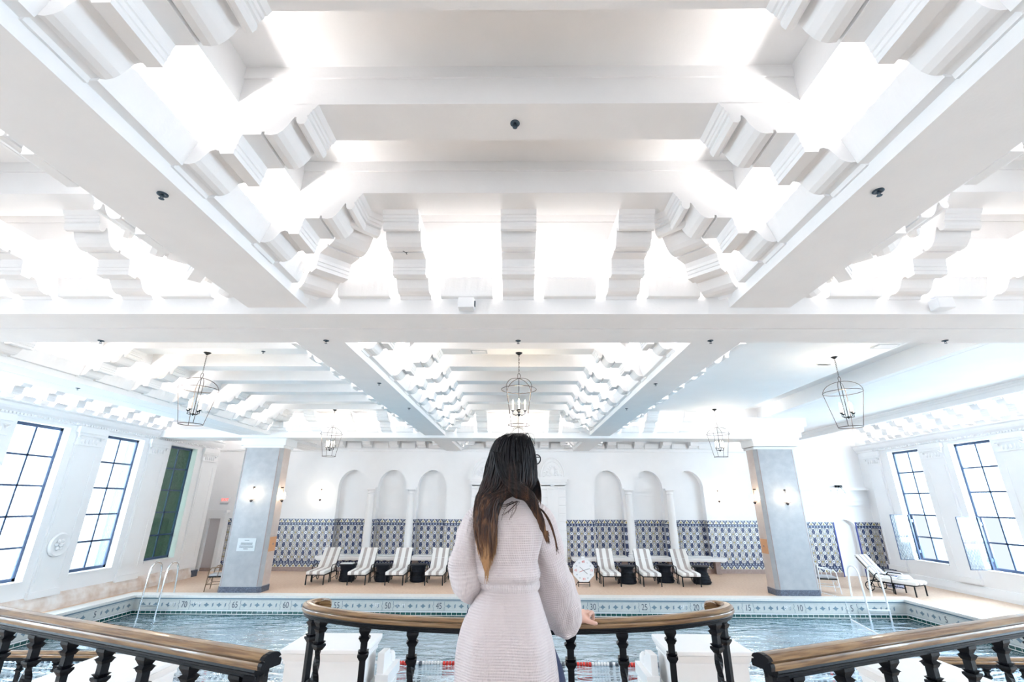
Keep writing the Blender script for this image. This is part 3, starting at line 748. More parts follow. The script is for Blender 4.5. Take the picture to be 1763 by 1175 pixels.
# hood over the far right doorway, with camera on it
hd = MB().box(11.5, 14.2, YF2-.10, YF2, 2.62, 2.80).box(11.45, 14.25, YF2-.16, YF2, 2.80, 2.9).box(11.5, 14.2, YF2-.08, YF2, 3.0, 3.2).box(11.4, 14.3, YF2-.24, YF2, 3.2, 3.3).box(11.5, 14.2, YF2-.06, YF2, 2.9, 3.0)
hd.build('hood', 'wallp', wf2)
tag(MB().box(13.05, 13.25, YF2-.24, YF2-.06, 3.30, 3.40).box(13.10, 13.20, YF2-.3, YF2-.24, 3.32, 3.38).build('wall_camera', 'black'), 'small black camera on the ledge above the right doorway', 'camera')
b = MB()
for e_ in (-1, 1): b.tube([(13.15+e_*.03, YF2-.27, 3.3), (13.15+e_*.12, YF2-.27, 3.2), (13.15+e_*.16, YF2-.27, 3.14)], .02, 6); b.sphere((13.15+e_*.16, YF2-.27, 3.12), .04)
tag(b.build('spotlight_pair', 'whitem', smooth=True), 'pair of small white spotlights below the ledge camera', 'spotlight')

# ---- big marble columns
def column(x0, x1, y0, y1, lab, sgn_):
    cx_ = (x0+x1)/2; cy_ = (y0+y1)/2; e = empty('marble_column', (cx_, cy_, 0), lab, 'column')
    hx, hy = (x1-x0)/2, (y1-y0)/2; ch = .10
    def oct_(hx, hy, c): return [(-hx+c, -hy), (hx-c, -hy), (hx, -hy+c), (hx, hy-c), (hx-c, hy), (-hx+c, hy), (-hx, hy-c), (-hx, -hy+c)]
    def pr(hx, hy, c, z0, z1): return MB().prism(oct_(hx, hy, c), lambda p, t: (p[0], p[1], t), z0, z1)
    pr(hx+.012, hy+.012, ch, 0, .17).build('plinth', 'darkbase', e)
    pr(hx, hy, ch, .17, 4.42).build('shaft', 'marble', e)
    # face slabs with joints
    for z0, z1 in ((.19, 1.62), (1.63, 3.05), (3.06, 4.42)):
        MB().box(-hx+ch+.01, hx-ch-.01, -hy-.006, -hy+.01, z0, z1).build('slab', 'marble', e)
        for s in (-1, 1): MB().box(*sorted((s*hx+s*.006, s*hx-s*.01)), -hy+ch+.01, hy-ch-.01, z0, z1).build('slab', 'marble_warmlit', e)  # column sides take the marble coloured as if warmly lit
    for s in (-1, 1):
        MB().box(s*(hx-ch)-.008, s*(hx-ch)+.008, -hy-.004, -hy+.01, .19, 4.42).build('joint', 'brownbase', e)
    return e, hx, hy
cl, hx, hy = column(-9.36, -8.02, 15.95, 16.62, 'grey marble column on the left of the pool with two sconces', -1)
cr, _, _ = column(8.02, 9.38, 15.95, 16.62, 'grey marble column on the right of the pool with two sconces', 1)
for s, par, ztop in ((-1, cl, 4.74), (1, cr, 5.46)):
    b = MB(); b.box(-hx-.03, hx+.03, -hy-.03, hy+.03, 4.42, 4.50)
    if s < 0: b.box(-hx-.10, hx+.10, -hy-.07, hy+.1, 4.50, ztop+.01)
    else:
        pts = [(hx+.05, 4.5), (hx+.03, 4.6), (hx+.10, 4.68), (hx+.12, 4.78), (hx+.22, 4.80), (hx+.22, 4.95), (hx+.33, 5.0), (hx+.36, 5.15), (hx+.46, 5.17), (hx+.48, ztop), (-hx-.3, ztop), (-hx-.25, 5.0), (-hx-.12, 4.7), (-hx-.1, 4.5)]
        b.prism(pts, lambda p, t: (p[0], t, p[1]), -hy-.22, hy)
        b.box(-hx-.1, hx+.05, -hy-.1, hy, 4.5, 4.62)
    b.build('capital', 'wallp', par)
# engraved plaque and orange plaques
pq = empty('engraved_plaque', (-8.67, 15.925, 1.38), 'pale engraved notice plaque low on the left marble column', 'plaque')
MB().box(-.29, .29, 0, .02, -.19, .19).build('plate', 'plaque', pq)
for i, (w_, t_) in enumerate((('POOL', .05), ('NO LIFEGUARD ON DUTY', .04), ('PLEASE SHOWER FIRST', .04), ('NO DIVING', .05))):
    b = MB(); zz = .13-.085*i; ww = .07+.03*(i % 3)+.08*(i in (1, 2))
    for r in range(2 if i in (1, 2) else 1):
        xx = -ww
        while xx < ww: b.box(xx, xx+.014, -.003, .0, zz-.012-r*.035, zz+.008-r*.035); xx += .021
    b.build('engraving', 'num', pq)
for s, l in ((-1, 'orange wooden plaque on the inner side of the left marble column'), (1, 'orange wooden plaque on the inner side of the right marble column')):
    e = empty('wooden_plaque', (s*8.0, 16.27, 1.38), l, 'plaque')
    MB().box(-.015, .015, -.19, .19, -.215, .215).build('board', 'orange', e); MB().lathe([(.03, -.01), (.03, .01)], 14, axis='x', c=(-s*.017, 0, 0)).build('emblem', 'brownbase', e)

# ================================================================== POOL
pool = empty('swimming_pool', (0, 12.2, 0), 'indoor swimming pool with numbered tile band and clear blue water', 'pool')
pool.location = (0, 0, 0)
b = MB(); PB = -1.7
b.box(PX0-.3, PX0, PY0, PY1, PB, -.02).box(PX1, PX1+.3, PY0, PY1, PB, -.02).box(PX0-.3, PX1+.3, PY1, PY1+.25, PB, -.02).box(PX0-.3, PX1+.3, PY0-.25, PY0, PB, -.02).box(PX0-.3, PX1+.3, PY0, PY1, PB-.2, PB)
b.build('basin', 'poolfloor', pool)
b = MB()
for k in range(3): b.box(PX0+1.2, PX1-1.2, PY0+1.1+k*2.1, PY0+1.35+k*2.1, PB, PB+.012)
b.build('lane_marking', 'lane', pool)
cp = MB(); cw = .42
cp.box(PX0-cw, PX1+cw, PY1-.03, PY1+cw, .0, .02).box(PX0-cw, PX0+.03, PY0, PY1-.03, 0, .02).box(PX1-.03, PX1+cw, PY0, PY1-.03, 0, .02).box(PX0-cw, PX1+cw, PY0-cw, PY0+.03, 0, .02)
cp.box(PX0, PX1, PY1-.03, PY1, -.05, 0).box(PX0, PX0+.03, PY0, PY1, -.05, 0).box(PX1-.03, PX1, PY0, PY1, -.05, 0)
cp.build('coping', 'coping', pool, bevel=.008)
def ring(z0, z1, d, nm, m_):
    b = MB(); b.box(PX0, PX1, PY1-d, PY1, z0, z1).box(PX0, PX0+d, PY0, PY1-d, z0, z1).box(PX1-d, PX1, PY0, PY1-d, z0, z1); return b.build(nm, m_, pool)
ring(-.085, -.05, .018, 'beading', 'motif'); ring(-.375, -.085, .012, 'panel_band', 'panel'); ring(-.395, -.375, .02, 'white_line', 'whitem')
ring(-.465, -.395, .014, 'green_tile_band', 'greentile'); ring(-.48, -.465, .03, 'ledge', 'coping'); ring(-.75, -.48, .012, 'waterline_tile', 'teal')
# inlay: lines, lozenges, bars
b = MB(); yy = PY1-.0125
b.box(PX0, PX1, yy-.002, yy, -.112, -.106).box(PX0, PX1, yy-.002, yy, -.36, -.354)
def motif(b, x, z, kind, f):
    if kind: b.add([f(x-.085, z), f(x-.03, z-.028), f(x, z-.065), f(x+.03, z-.028), f(x+.085, z), f(x+.03, z+.028), f(x, z+.065), f(x-.03, z+.028)], [tuple(range(8))])
    else: b.add([f(x-.02, z-.06), f(x+.02, z-.03), f(x+.02, z+.06), f(x-.02, z+.03)], [(0, 1, 2, 3)])
ff = lambda x, z: (x, yy-.003, z)
XN0 = 11.39
for k in range(0, 16):
    x = XN0-1.524*k
    for j in range(1, 8):
        xx = x - .19*j - .002
        if xx < PX0+.1: break
        if j in (1,) : continue
        motif(b, xx+.095, -.232, j % 2 == 1, ff)
    if k > 0:
        for s in (-1, 1):
            b.tube([(x+s*.16, yy-.002, -.11), (x+s*.16, yy-.002, -.19), (x+s*.19, yy-.002, -.232), (x+s*.16, yy-.002, -.275), (x+s*.16, yy-.002, -.355)], .006, 4)
for sx in (0, 1):
    g = (lambda y, z: (PX0+.015, y, z)) if sx == 0 else (lambda y, z: (PX1-.015, y, z))
    y = PY1-.2; j = 0
    while y > PY0:
        if abs((PY1-1.35)-y) > .2: motif(b, y, -.232, j % 2 == 0, g)
        y -= .19; j += 1
    xx = PX0+.013 if sx == 0 else PX1-.013
    b.box(min(xx, xx), xx+.002, PY0, PY1, -.112, -.106).box(xx, xx+.002, PY0, PY1, -.36, -.354)
b.build('inlay_pattern', 'motif', pool, kind='stuff')
RX = Matrix.Rotation(pi/2, 4, 'X')
for k in range(1, 15):
    if k in (7, 8): pass
    text_mesh(str(5*k), .235, 'num', 'numeral', pool, Matrix.Translation((XN0-1.524*k, PY1-.016, -.232)) @ RX, .002, .78)
for k, a_, c_ in ((14, '4FT', '1.2M'), (10, '5FT', '1.5M'), (4, '6FT', '2.M'), (2, '8FT', '')):
    x = XN0-1.524*k
    text_mesh(a_, .14, 'numw', 'depth_mark', pool, Matrix.Translation((x-.36, PY1-.02, -.22)) @ RX, .003)
    if c_: text_mesh(c_, .13, 'numw', 'depth_mark', pool, Matrix.Translation((x+.38, PY1-.02, -.22)) @ RX, .003)
text_mesh('5', .22, 'num', 'numeral', pool, Matrix.Translation((PX0+.018, PY1-1.35, -.232)) @ Matrix.Rotation(pi/2, 4, 'Z') @ RX, .002, .8)
text_mesh('5', .22, 'num', 'numeral', pool, Matrix.Translation((PX1-.018, PY1-1.35, -.232)) @ Matrix.Rotation(-pi/2, 4, 'Z') @ RX, .002, .8)
MB().add([(PX0, PY0, -.5), (PX1, PY0, -.5), (PX1, PY1, -.5), (PX0, PY1, -.5)], [(0, 1, 2, 3)]).build('water', 'water', pool)
for k in range(15):
    pass
# lane rope along the pool
rp = empty('lane_rope', (0, 11.25, -.49), 'lane rope of red, white and dark floats across the near water', 'lane rope')
cl3 = {0: MB(), 1: MB(), 2: MB()}
x = PX0+.1; i = 0
seq = [1, 1, 1, 2, 2, 2, 1, 1, 1, 0, 0]
while x < PX1-.1:
    if abs(x) > 6.5: cidx = 2 if i % 2 else 1
    else:
        ph_ = ((x+2.60) if x < 0 else (x-1.22)) % 1.04
        cidx = 0 if ph_ < .31 else ((1 if ph_ < .67 else (2 if i % 2 else 1)) if x > 0 else ((2 if i % 2 else 1) if ph_ < .66 else 1))
    cl3[cidx].lathe([(.030, -.026), (.045, -.018), (.045, .018), (.030, .026)], 8, c=(x, 0, 0), axis='x'); x += .062; i += 1
for q, nm in ((0, 'red'), (1, 'ropewhite'), (2, 'ropeblack')): cl3[q].build('float', nm, rp, kind='stuff')
MB().tube([(PX0, 0, 0), (PX1, 0, 0)], .008, 6).build('cable', 'ropeblack', rp)
# thin rope at the right
r2 = empty('divider_rope', (9.7, 15.5, 0), 'thin white rope dropping off the deck into the water near the right ladder', 'rope')
pth = [(9.35-9.7+.02, .85, .10), (9.72-9.7, .2, .03), (.02, -.05, .0), (.03, -.06, -.25), (.02, -.15, -.5), (-.25, -1.2, -.5), (-.55, -2.5, -.5), (-.8, -3.4, -.5)]
MB().tube(pth[:4], .010, 6).build('cord', 'whitem', r2)
b = MB(); P_ = [Vector(p) for p in pth[3:]]
for a, c in zip(P_[:-1], P_[1:]):
    n = max(1, int((c-a).length/.07))
    for k in range(n): q = a.lerp(c, k/n); b.sphere(q, .028, 6, 4)
b.build('float', 'whitem', r2, kind='stuff')

# ladders
def ladder(x0, x1, y, lab, m_='chrome'):
    e = empty('pool_ladder', ((x0+x1)/2, y, 0), lab, 'ladder'); h = (x1-x0)/2
    for s in (-1, 1):
        pth = [(s*h, .32, 0), (s*h, .30, .35), (s*h, .26, .66)] + [(s*h, .03+.23*cos(a), .68+.23*sin(a)) for a in [pi*k/10 for k in range(1, 10)]] + [(s*h, -.22, .62), (s*h, -.26, .2), (s*h, -.29, -.4), (s*h, -.29, -1.2)]
        MB().tube(pth, .026, 10).build('rail', m_, e, smooth=True)
        MB().lathe([(.05, 0), (.05, .012), (.03, .02)], 12, c=(s*h, .32, .0)).build('foot_plate', m_, e)
    for z in (-.22, -.52, -.85): MB().box(-h, h, -.34, -.25, z-.014, z+.014).build('step', m_, e)
    return e
ladder(-11.1, -10.58, 15.5, 'chrome pool ladder at the left end of the far edge')
ladder(10.18, 10.78, 15.5, 'white pool ladder at the right end of the far edge', 'whitem')

# ================================================================== FURNITURE
def make_lounger():
    e = empty('sun_lounger', (0, 0, 0))
    fr = MB(); w = .30
    for s in (-1, 1):
        fr.box(s*w-.015, s*w+.015, 0.02, 1.30, .29, .32)
        fr.tube([(s*(w+.04), .62, .02), (s*(w+.04), .60, .50), (s*(w+.04), .66, .545), (s*(w+.04), 1.02, .545), (s*(w+.04), 1.06, .50), (s*(w+.04), 1.25, .17)], .016, 6)
        fr.tube([(s*(w+.04), .62, .12), (s*(w+.04), 1.25, .15)], .012, 6)
        fr.tube([(s*w, 1.0, .30), (s*w, 1.55, .98)], .014, 6)
    for y in (.03, .6, 1.28): fr.box(-w, w, y-.015, y+.015, .29, .32)
    fr.tube([(-w, 1.55, .98), (w, 1.55, .98)], .014, 6); fr.tube([(-w, 1.35, .30), (-w, 1.30, .66)], .01, 5)
    fr.build('frame', 'black', e)
    for s in (-1, 1):
        MB().box(s*w-.016, s*w+.016, .02, .05, 0, .30).build('leg', 'black', e)
        MB().box(s*w-.014, s*w+.014, .58, .61, 0, .30).build('leg', 'black', e)
        a = MB().tube([(s*(w+.05), 1.28+.13*cos(t*pi/10), .145+.13*sin(t*pi/10)) for t in range(20)], .014, 6, closed=True)
        for t in range(6): a.tube([(s*(w+.05), 1.28, .145), (s*(w+.05), 1.28+.13*cos(t*pi/3), .145+.13*sin(t*pi/3))], .005, 4)
        a.build('wheel', 'black', e)
    # cushion: side profile lofted across the width
    prof = [(-.02, .325), (-.05, .36), (-.05, .40), (-.01, .43), (.5, .43), (1.0, .44), (1.08, .50), (1.30, .74), (1.53, 1.03), (1.56, 1.05), (1.60, 1.04), (1.60, 1.0), (1.38, .70), (1.14, .42), (1.04, .335), (.5, .325)]
    rows = []
    for x_, g in ((-.30, -.02), (-.285, 0), (.285, 0), (.30, -.02)):
        cyy = sum(p[0] for p in prof)/len(prof); cz = sum(p[1] for p in prof)/len(prof)
        rows.append([(x_, p[0] + (.012 if g else 0)*(1 if p[0] < cyy else -1), p[1] + (-.008 if g and p[1] > .36 else 0)) for p in prof])
    MB().loft(rows).build('cushion', 'stripe', e, smooth=True)
    sm = MB()
    for y_, z_ in ((.35, .433), (.7, .434), (1.05, .47), (1.3, .745)): sm.tube([(-.29, y_, z_), (.29, y_, z_)], .004, 4)
    sm.build('seam', 'whitem', e, kind='stuff')
    return e
LS = [(-6.93, 'first striped sun lounger from the left, nearest the left marble column'), (-5.50, 'second striped sun lounger from the left'), (-4.21, 'third striped sun lounger from the left'),
      (-2.85, 'striped sun lounger just left of the woman in the robe'), (3.23, 'striped sun lounger beside the octagonal clock'), (4.60, 'middle striped sun lounger of the three right of the clock'), (5.93, 'rightmost striped sun lounger of the row below the niches')]
L0 = make_lounger()
for i, (x, l) in enumerate(LS):
    o = L0 if i == 0 else copy_tree(L0)
    o.location = (x, 17.42, 0); o.rotation_euler = (0, 0, radians([2, 3.5, 2, 1, -1, -2.5, -4][i])); tag(o, l, 'lounger', 'striped loungers below the niches')
o = copy_tree(L0); o.location = (12.45, 15.95, 0); o.rotation_euler = (0, 0, radians(26)); tag(o, 'striped lounger with towel beside the right ladder', 'lounger')
tw = MB()
for k in range(3): tw.sphere((0, 0, .03+.04*k), .2-.03*k, 16, 8, sc=(1.2, .8, .22))
t_ = tw.build('towel', 'marbletop', smooth=True); tag(t_, 'rumpled white towel on the foot of the right lounger', 'towel'); t_.location = (12.28, 16.30, .43)

def side_table(x, y, lab, hour=False):
    e = empty('side_table', (x, y, 0), lab, 'side table')
    pr = [(.25, 0), (.27, .04), (.27, .12), (.25, .25), (.24, .38), (.28, .52)] if not hour else [(.29, 0), (.31, .05), (.28, .18), (.21, .36), (.20, .42), (.25, .52)]
    MB().lathe(pr, 24).build('body', 'darkwicker', e, smooth=True)
    for k in range(5):
        z = .06+.09*k; r = pr[0][0]
        for (ra, za), (rb, zb) in zip(pr[:-1], pr[1:]):
            if za <= z <= zb: r = ra + (rb-ra)*(z-za)/(zb-za)
        MB().tube([((r+.006)*cos(t*pi/12), (r+.006)*sin(t*pi/12), z) for t in range(24)], .012, 5, closed=True).build('hoop', 'darkwicker', e)
    MB().lathe([(.31 if not hour else .28, .52), (.32 if not hour else .29, .535), (.32 if not hour else .29, .56), (.30 if not hour else .27, .57)], 24).build('top', 'darkwicker', e, smooth=True)
side_table(-6.12, 18.3, 'black side table between first and second loungers, white paper on it')
side_table(-4.83, 18.3, 'black side table between the second and third loungers')
side_table(-3.57, 18.3, 'black side table between the third and fourth loungers')
side_table(3.92, 18.2, 'black waisted side table right of the lounger by the clock', True)
side_table(6.55, 18.2, 'black waisted side table behind the rightmost niche lounger', True)
side_table(5.35, 18.5, 'black waisted side table half hidden between two right loungers', True)
tag(MB().box(-6.36, -5.92, 18.15, 18.42, .571, .60).build('folded_paper', 'marbletop', bevel=.004), 'flat white folded paper on the leftmost black side table', 'paper')
# white/blue pot table by right lounger
e = empty('lattice_stool', (12.9, 17.6, 0), 'blue and white lattice stool behind the right lounger', 'stool')
MB().lathe([(.22, 0), (.25, .1), (.25, .3), (.22, .4)], 20).build('body', mat('blue lattice china', (.12, .16, .35), .3, col2=(.8, .8, .85), nscale=30), e, smooth=True)
MB().lathe([(.24, .4), (.26, .42), (.26, .45), (.2, .47)], 20).build('top', 'whitem', e, smooth=True)

# octagonal pace clock
ck = empty('pace_clock', (2.27, 17.45, 0), 'white octagonal pace clock standing on the deck right of the woman', 'clock')
oc = [(.385*cos(pi/8+k*pi/4), .385*sin(pi/8+k*pi/4)) for k in range(8)]
MB().prism(oc, lambda p, t: (p[0], t, p[1]+.50), -.03, .05).build('dial', 'whitem', ck, bevel=.01)
for k in range(1, 13):
    a = pi/2 - k*pi/6; big = k % 3 == 0; s_ = .10 if big else .055
    text_mesh(str(5*k), s_, 'red' if big else 'motif', 'numeral', ck, Matrix.Translation((.27*cos(a), -.033, .50+.27*sin(a))) @ RX, .002)
b = MB()
for k in range(60):
    a = k*pi/30; b.box(.345*cos(a)-.003, .345*cos(a)+.003, -.033, -.03, .5+.345*sin(a)-.003, .5+.345*sin(a)+.003)
b.build('minute_marks', 'motif', ck, kind='stuff')
for a, l_, m_ in ((radians(140), .17, 'num'), (radians(-40), .17, 'num'), (radians(200), .16, 'red'), (radians(15), .22, 'ropeblack')):
    MB().tube([(0, -.036, .5), (l_*cos(a), -.036, .5+l_*sin(a))], .006, 5).build('hand', m_, ck)
b = MB()
for s in (-1, 1): b.tube([(s*.19, .0, .16), (s*.19, -.02, 0)], .014, 6).tube([(s*.19, .05, .14), (s*.24, .28, 0)], .012, 6)
b.tube([(-.19, 0, .06), (.19, 0, .06)], .008, 6).tube([(-.2, 0, .13), (.2, 0, .13)], .014, 6); b.build('stand', 'black', ck)
MB().box(-.06, .06, 0, .06, .86, .93).build('handle', 'whitem', ck)

# armchairs of bamboo
def armchair(x, y, rz, lab, m_, sm):
    e = empty('armchair', (x, y, 0), lab, 'chair', rz=rz); w, d = .27, .26
    for sx, sy in ((-1, -1), (1, -1), (-1, 1), (1, 1)):
        top = .68 if sy < 0 else .84
        MB().tube([(sx*w, sy*d*1.1, 0), (sx*w, sy*d, .42), (sx*w, sy*d*.95, top if sy > 0 else .64)], .015, 6).build('leg', m_, e)
    a = MB()
    for s in (-1, 1):
        a.tube([(s*w, -d*.95, .60), (s*w, -d*.7, .68), (s*w, 0, .69), (s*w*.96, d*.8, .74), (s*w*.8, d, .84)], .016, 6)
        a.tube([(s*w, -d, .2), (s*w, d, .22)], .010, 5); a.tube([(s*w, .0, .42), (s*w, .05, .68)], .01, 5)
    a.tube([(-w*.8, d, .84), (0, d*1.1, .87), (w*.8, d, .84)], .017, 6); a.tube([(-w, -d, .2), (w, -d, .2)], .01, 5)
    for k in range(5): a.tube([(-w*.6+k*w*.3, d, .46), (-w*.6+k*w*.3, d*1.05, .85)], .006, 4)
    for s in (-1, 1): a.tube([(s*.02, -d, .37), (s*w*.7, -d, .24), (s*w, -d, .2)], .008, 4)
    a.build('arm_frame', m_, e, smooth=True)
    MB().box(-w, w, -d, d, .40, .43).build('seat_frame', 'black', e); MB().box(-w+.02, w-.02, -d+.02, d-.02, .43, .49).build('seat', sm, e, bevel=.02)
    MB().box(-w*.85, w*.85, d*.98, d*1.06, .52, .80).build('backrest', sm, e, bevel=.02)
bam = mat('dark brass bamboo', (.20, .13, .08), .35, metal=.4); M['bamboo'] = bam
M['greycush'] = mat('grey seat pad', (.45, .44, .45), .8)
armchair(-9.62, 16.42, radians(-75), 'dark bamboo armchair with grey seat tucked behind the left column', 'bamboo', 'greycush')
armchair(9.98, 16.62, radians(75), 'pale metal armchair with grey back beside the right column', 'whitem', 'greycush')

# ================================================================== LIGHTS AND FITTINGS
def make_lantern(ztop):
    e = empty('lantern', (0, 0, 0)); za, zr, zb = .93, .71, .03; R1, R2 = .335, .20
    f = MB()
    f.tube([(R1*cos(t*pi/18), R1*sin(t*pi/18), zr) for t in range(36)], .0065, 6, closed=True).build('upper_ring', 'wirem', e, smooth=True)
    MB().tube([(R2*cos(t*pi/18), R2*sin(t*pi/18), zb) for t in range(36)], .007, 6, closed=True).build('lower_ring', 'wirem', e, smooth=True)
    for k in range(4):
        a = pi/4 + k*pi/2
        pth = [(R1*sin(t*pi/16)*cos(a), R1*sin(t*pi/16)*sin(a), zr + (za-zr)*cos(t*pi/16)) for t in range(0, 9)] + [(R2*cos(a), R2*sin(a), zb)]
        MB().tube(pth, .006, 6).build('rib', 'wirem', e, smooth=True)
        c_, s_ = cos(a+pi/4), sin(a+pi/4); r = .115
        arm = MB().tube([(0, 0, .23), (r*.5*c_, r*.5*s_, .215), (r*c_, r*s_, .23), (r*c_, r*s_, .29)], .007, 6).lathe([(.012, .285), (.032, .30), (.032, .306)], 12, c=(r*c_, r*s_, 0)).build('candle_arm', 'black', e)
        MB().lathe([(.011, .306), (.011, .42)], 8, c=(r*c_, r*s_, 0)).build('candle', 'candle', arm)
        MB().lathe([(.006, .42), (.013, .44), (.012, .46), (.002, .505)], 8, c=(r*c_, r*s_, 0)).build('bulb', 'sky_lamp', arm, smooth=True)
    MB().tube([(0, 0, za), (0, 0, .2)], .007, 6).lathe([(.004, .19), (.02, .21), (.02, .235), (.006, .25)], 12).build('stem', 'black', e)
    MB().tube([(.026*cos(t*pi/6), 0, za+.05+.05*sin(t*pi/6)) for t in range(12)], .006, 5, closed=True).build('loop', 'wirem', e)
    ch = MB(); z = za+.10; i = 0
    while z < ztop-.03:
        ch.tube([(.011*cos(t*pi/4)*(i % 2), .011*cos(t*pi/4)*(1-i % 2), z+.022+.024*sin(t*pi/4)) for t in range(8)], .0035, 4, closed=True); z += .037; i += 1
    ch.build('chain', 'wirem', e); MB().lathe([(.015, ztop-.05), (.06, ztop-.012), (.07, ztop)], 16).build('canopy', 'black', e, smooth=True)
    return e
spots = [(.03, 8.62, 4.03, 1.45, 'wire cage lantern hanging above the woman, in the middle'), (-6.16, 8.62, 4.03, 1.45, 'nearer wire cage lantern over the left of the pool'), (6.40, 8.9, 4.05, 1.44, 'nearer wire cage lantern over the right of the pool'),
         (-5.87, 14.6, 3.99, 1.49, 'farther wire cage lantern, left, in front of the niches'), (6.21, 14.4, 3.99, 1.50, 'farther wire cage lantern, right, in front of the niches'), (.03, 14.6, 3.99, 1.49, 'farther wire cage lantern mostly hidden by the head of the woman')]
l0 = make_lantern(1.45); l1 = make_lantern(1.49)
for i, (x, y, z, zt, l) in enumerate(spots):
    o = l0 if i == 0 else (l1 if i == 3 else copy_tree(l0 if i < 3 else l1)); o.location = (x, y, z); tag(o, l, 'lantern', 'cage lanterns over the pool')
    p = bpy.data.lights.new('candle_light', 'POINT'); p.energy = 12; p.color = (1, .8, .55); p.shadow_soft_size = .08
    po = bpy.data.objects.new('candle_light', p); COL.objects.link(po); po.location = (x, y, z+.6)

def sconce(x, y, z, rz, lab):
    e = empty('wall_sconce', (x, y, z), lab, 'sconce', 'candle sconces', rz)
    MB().sphere((0, -.05, .20), .028, 10, 8).box(-.015, .015, -.04, .01, .18, .22).build('knob', 'wirem', e, smooth=True)
    b = MB()
    for s in (-1, 0, 1): b.tube([(0, -.05, .19), (s*.03, -.07, .08), (s*.12, -.10 + .02*abs(s), -.17)], .004, 4)
    b.tube([(-.15, -.08, -.17), (0, -.12, -.18), (.15, -.08, -.17)], .007, 5).tube([(0, 0, -.2), (0, -.12, -.2)], .008, 5)
    b.build('arms', 'wirem', e)
    MB().lathe([(.005, -.27), (.035, -.25), (.05, -.21), (.05, -.2)], 14, c=(0, -.08, 0)).build('bowl', 'wirem', e, smooth=True)
    for s in (-1, 0, 1):
        c = MB().lathe([(.012, -.17), (.012, -.07)], 8, c=(s*.13, -.09-.02*(s == 0), 0)).build('candle', 'candle', e)
        MB().lathe([(.008, -.07), (.020, -.045), (.016, -.01), (.003, .04)], 8, c=(s*.13, -.09-.02*(s == 0), 0)).build('bulb', 'sky_lamp', c, smooth=True)
    p = bpy.data.lights.new('sconce_light', 'POINT'); p.energy = 4; p.color = (1, .82, .6); p.shadow_soft_size = .05
    po = bpy.data.objects.new('sconce_light', p); COL.objects.link(po)
    d = Matrix.Rotation(rz, 4, 'Z') @ Vector((0, -.25, -.02)); po.location = (x+d.x, y+d.y, z+d.z)
sconce(-8.74, 15.94, 2.93, 0, 'candle sconce on the front of the left marble column')
sconce(-8.0, 16.27, 2.93, pi/2, 'candle sconce on the inner side of the left marble column')
sconce(8.0, 16.27, 2.93, -pi/2, 'candle sconce on the inner side of the right marble column')
sconce(8.78, 15.94, 2.90, 0, 'candle sconce on the front of the right marble column')
sconce(-8.42, 20.7, 2.98, 0, 'candle sconce on the far wall left of the niches')
sconce(8.55, 20.7, 2.98, 0, 'candle sconce on the far wall right of the niches')

sp0 = None
def sprinkler(x, y, z, lab):
    global sp0
    if sp0 is None:
        e = empty('sprinkler', (x, y, z)); sp0 = e
        MB().lathe([(.055, 0), (.055, -.008), (.045, -.014), (.03, -.012), (.02, -.004)], 18, cap=True).build('escutcheon', 'spring', e, smooth=True)
        MB().lathe([(.014, -.004), (.014, -.03)], 8).tube([(-.014, 0, -.02), (-.016, 0, -.045), (0, 0, -.055), (.016, 0, -.045), (.014, 0, -.02)], .004, 5).build('body', 'spring', e)
        MB().lathe([(.026, -.056), (.028, -.060)], 12).build('deflector', 'spring', e)
    else: e = copy_tree(sp0); e.location = (x, y, z)
    e.scale = (.68, .68, .68)
    tag(e, lab, 'sprinkler')
SP = [(-.02, 2.8, ZR, 'sprinkler head in the middle of the nearest full ceiling rib'), (-2.60, 2.79, ZL, 'sprinkler head under the left near beam'), (2.59, 2.77, ZL, 'sprinkler head under the right near beam'),
      (-5.63, 5.80, ZC, 'leftmost sprinkler head under the front cross beam'), (-2.57, 5.79, ZC, 'sprinkler head under the front cross beam where the left long beam starts'), (.01, 5.79, ZC, 'sprinkler head under the front cross beam above the middle lantern'),
      (2.57, 5.78, ZC, 'sprinkler head under the front cross beam where the right long beam starts'), (5.66, 5.77, ZC, 'rightmost sprinkler head under the front cross beam'),
      (-2.62, 8.45, ZL, 'sprinkler head under the far part of the left long beam, nearer one'), (2.61, 8.46, ZL, 'sprinkler head under the far part of the right long beam, nearer one'), (2.61, 10.9, ZL, 'sprinkler head under the far part of the right long beam, farther one'),
      (-2.60, 10.9, ZL, 'sprinkler head under the far part of the left long beam, farther one'), (-8.8, 8.9, ZL, 'sprinkler head under the beam along the left aisle'), (-5.0, 8.54, ZR, 'sprinkler head under a rib right of the near left lantern chain')]
for s in SP: sprinkler(*s)
# forked crack in the plaster of a corbel
cz = 5.197
MB().add([(-1.215, 4.245, cz), (-1.205, 4.235, cz), (-1.185, 4.262, cz), (-1.150, 4.255, cz), (-1.178, 4.275, cz), (-1.180, 4.315, cz), (-1.188, 4.315, cz), (-1.190, 4.275, cz)], [(0, 1, 2, 7), (2, 3, 4, 7), (7, 4, 5, 6)]).build('crack', 'blackgrout', ceil)
def speaker(x, lab):
    e = empty('speaker', (x, 4.84, 4.82), lab, 'speaker')
    MB().box(-.09, .09, -.13, .0, -.06, .06).build('cabinet', 'whitem', e, bevel=.008); MB().box(-.05, .05, 0, .04, -.02, .07).build('bracket', 'greyvent', e)
    MB().box(.09, .105, -.10, -.06, -.03, .03).build('clip', 'blackgrout', e)
speaker(-.58, 'small white box speaker on the front cross beam left of centre'); speaker(4.78, 'small white box speaker on the front cross beam at right')
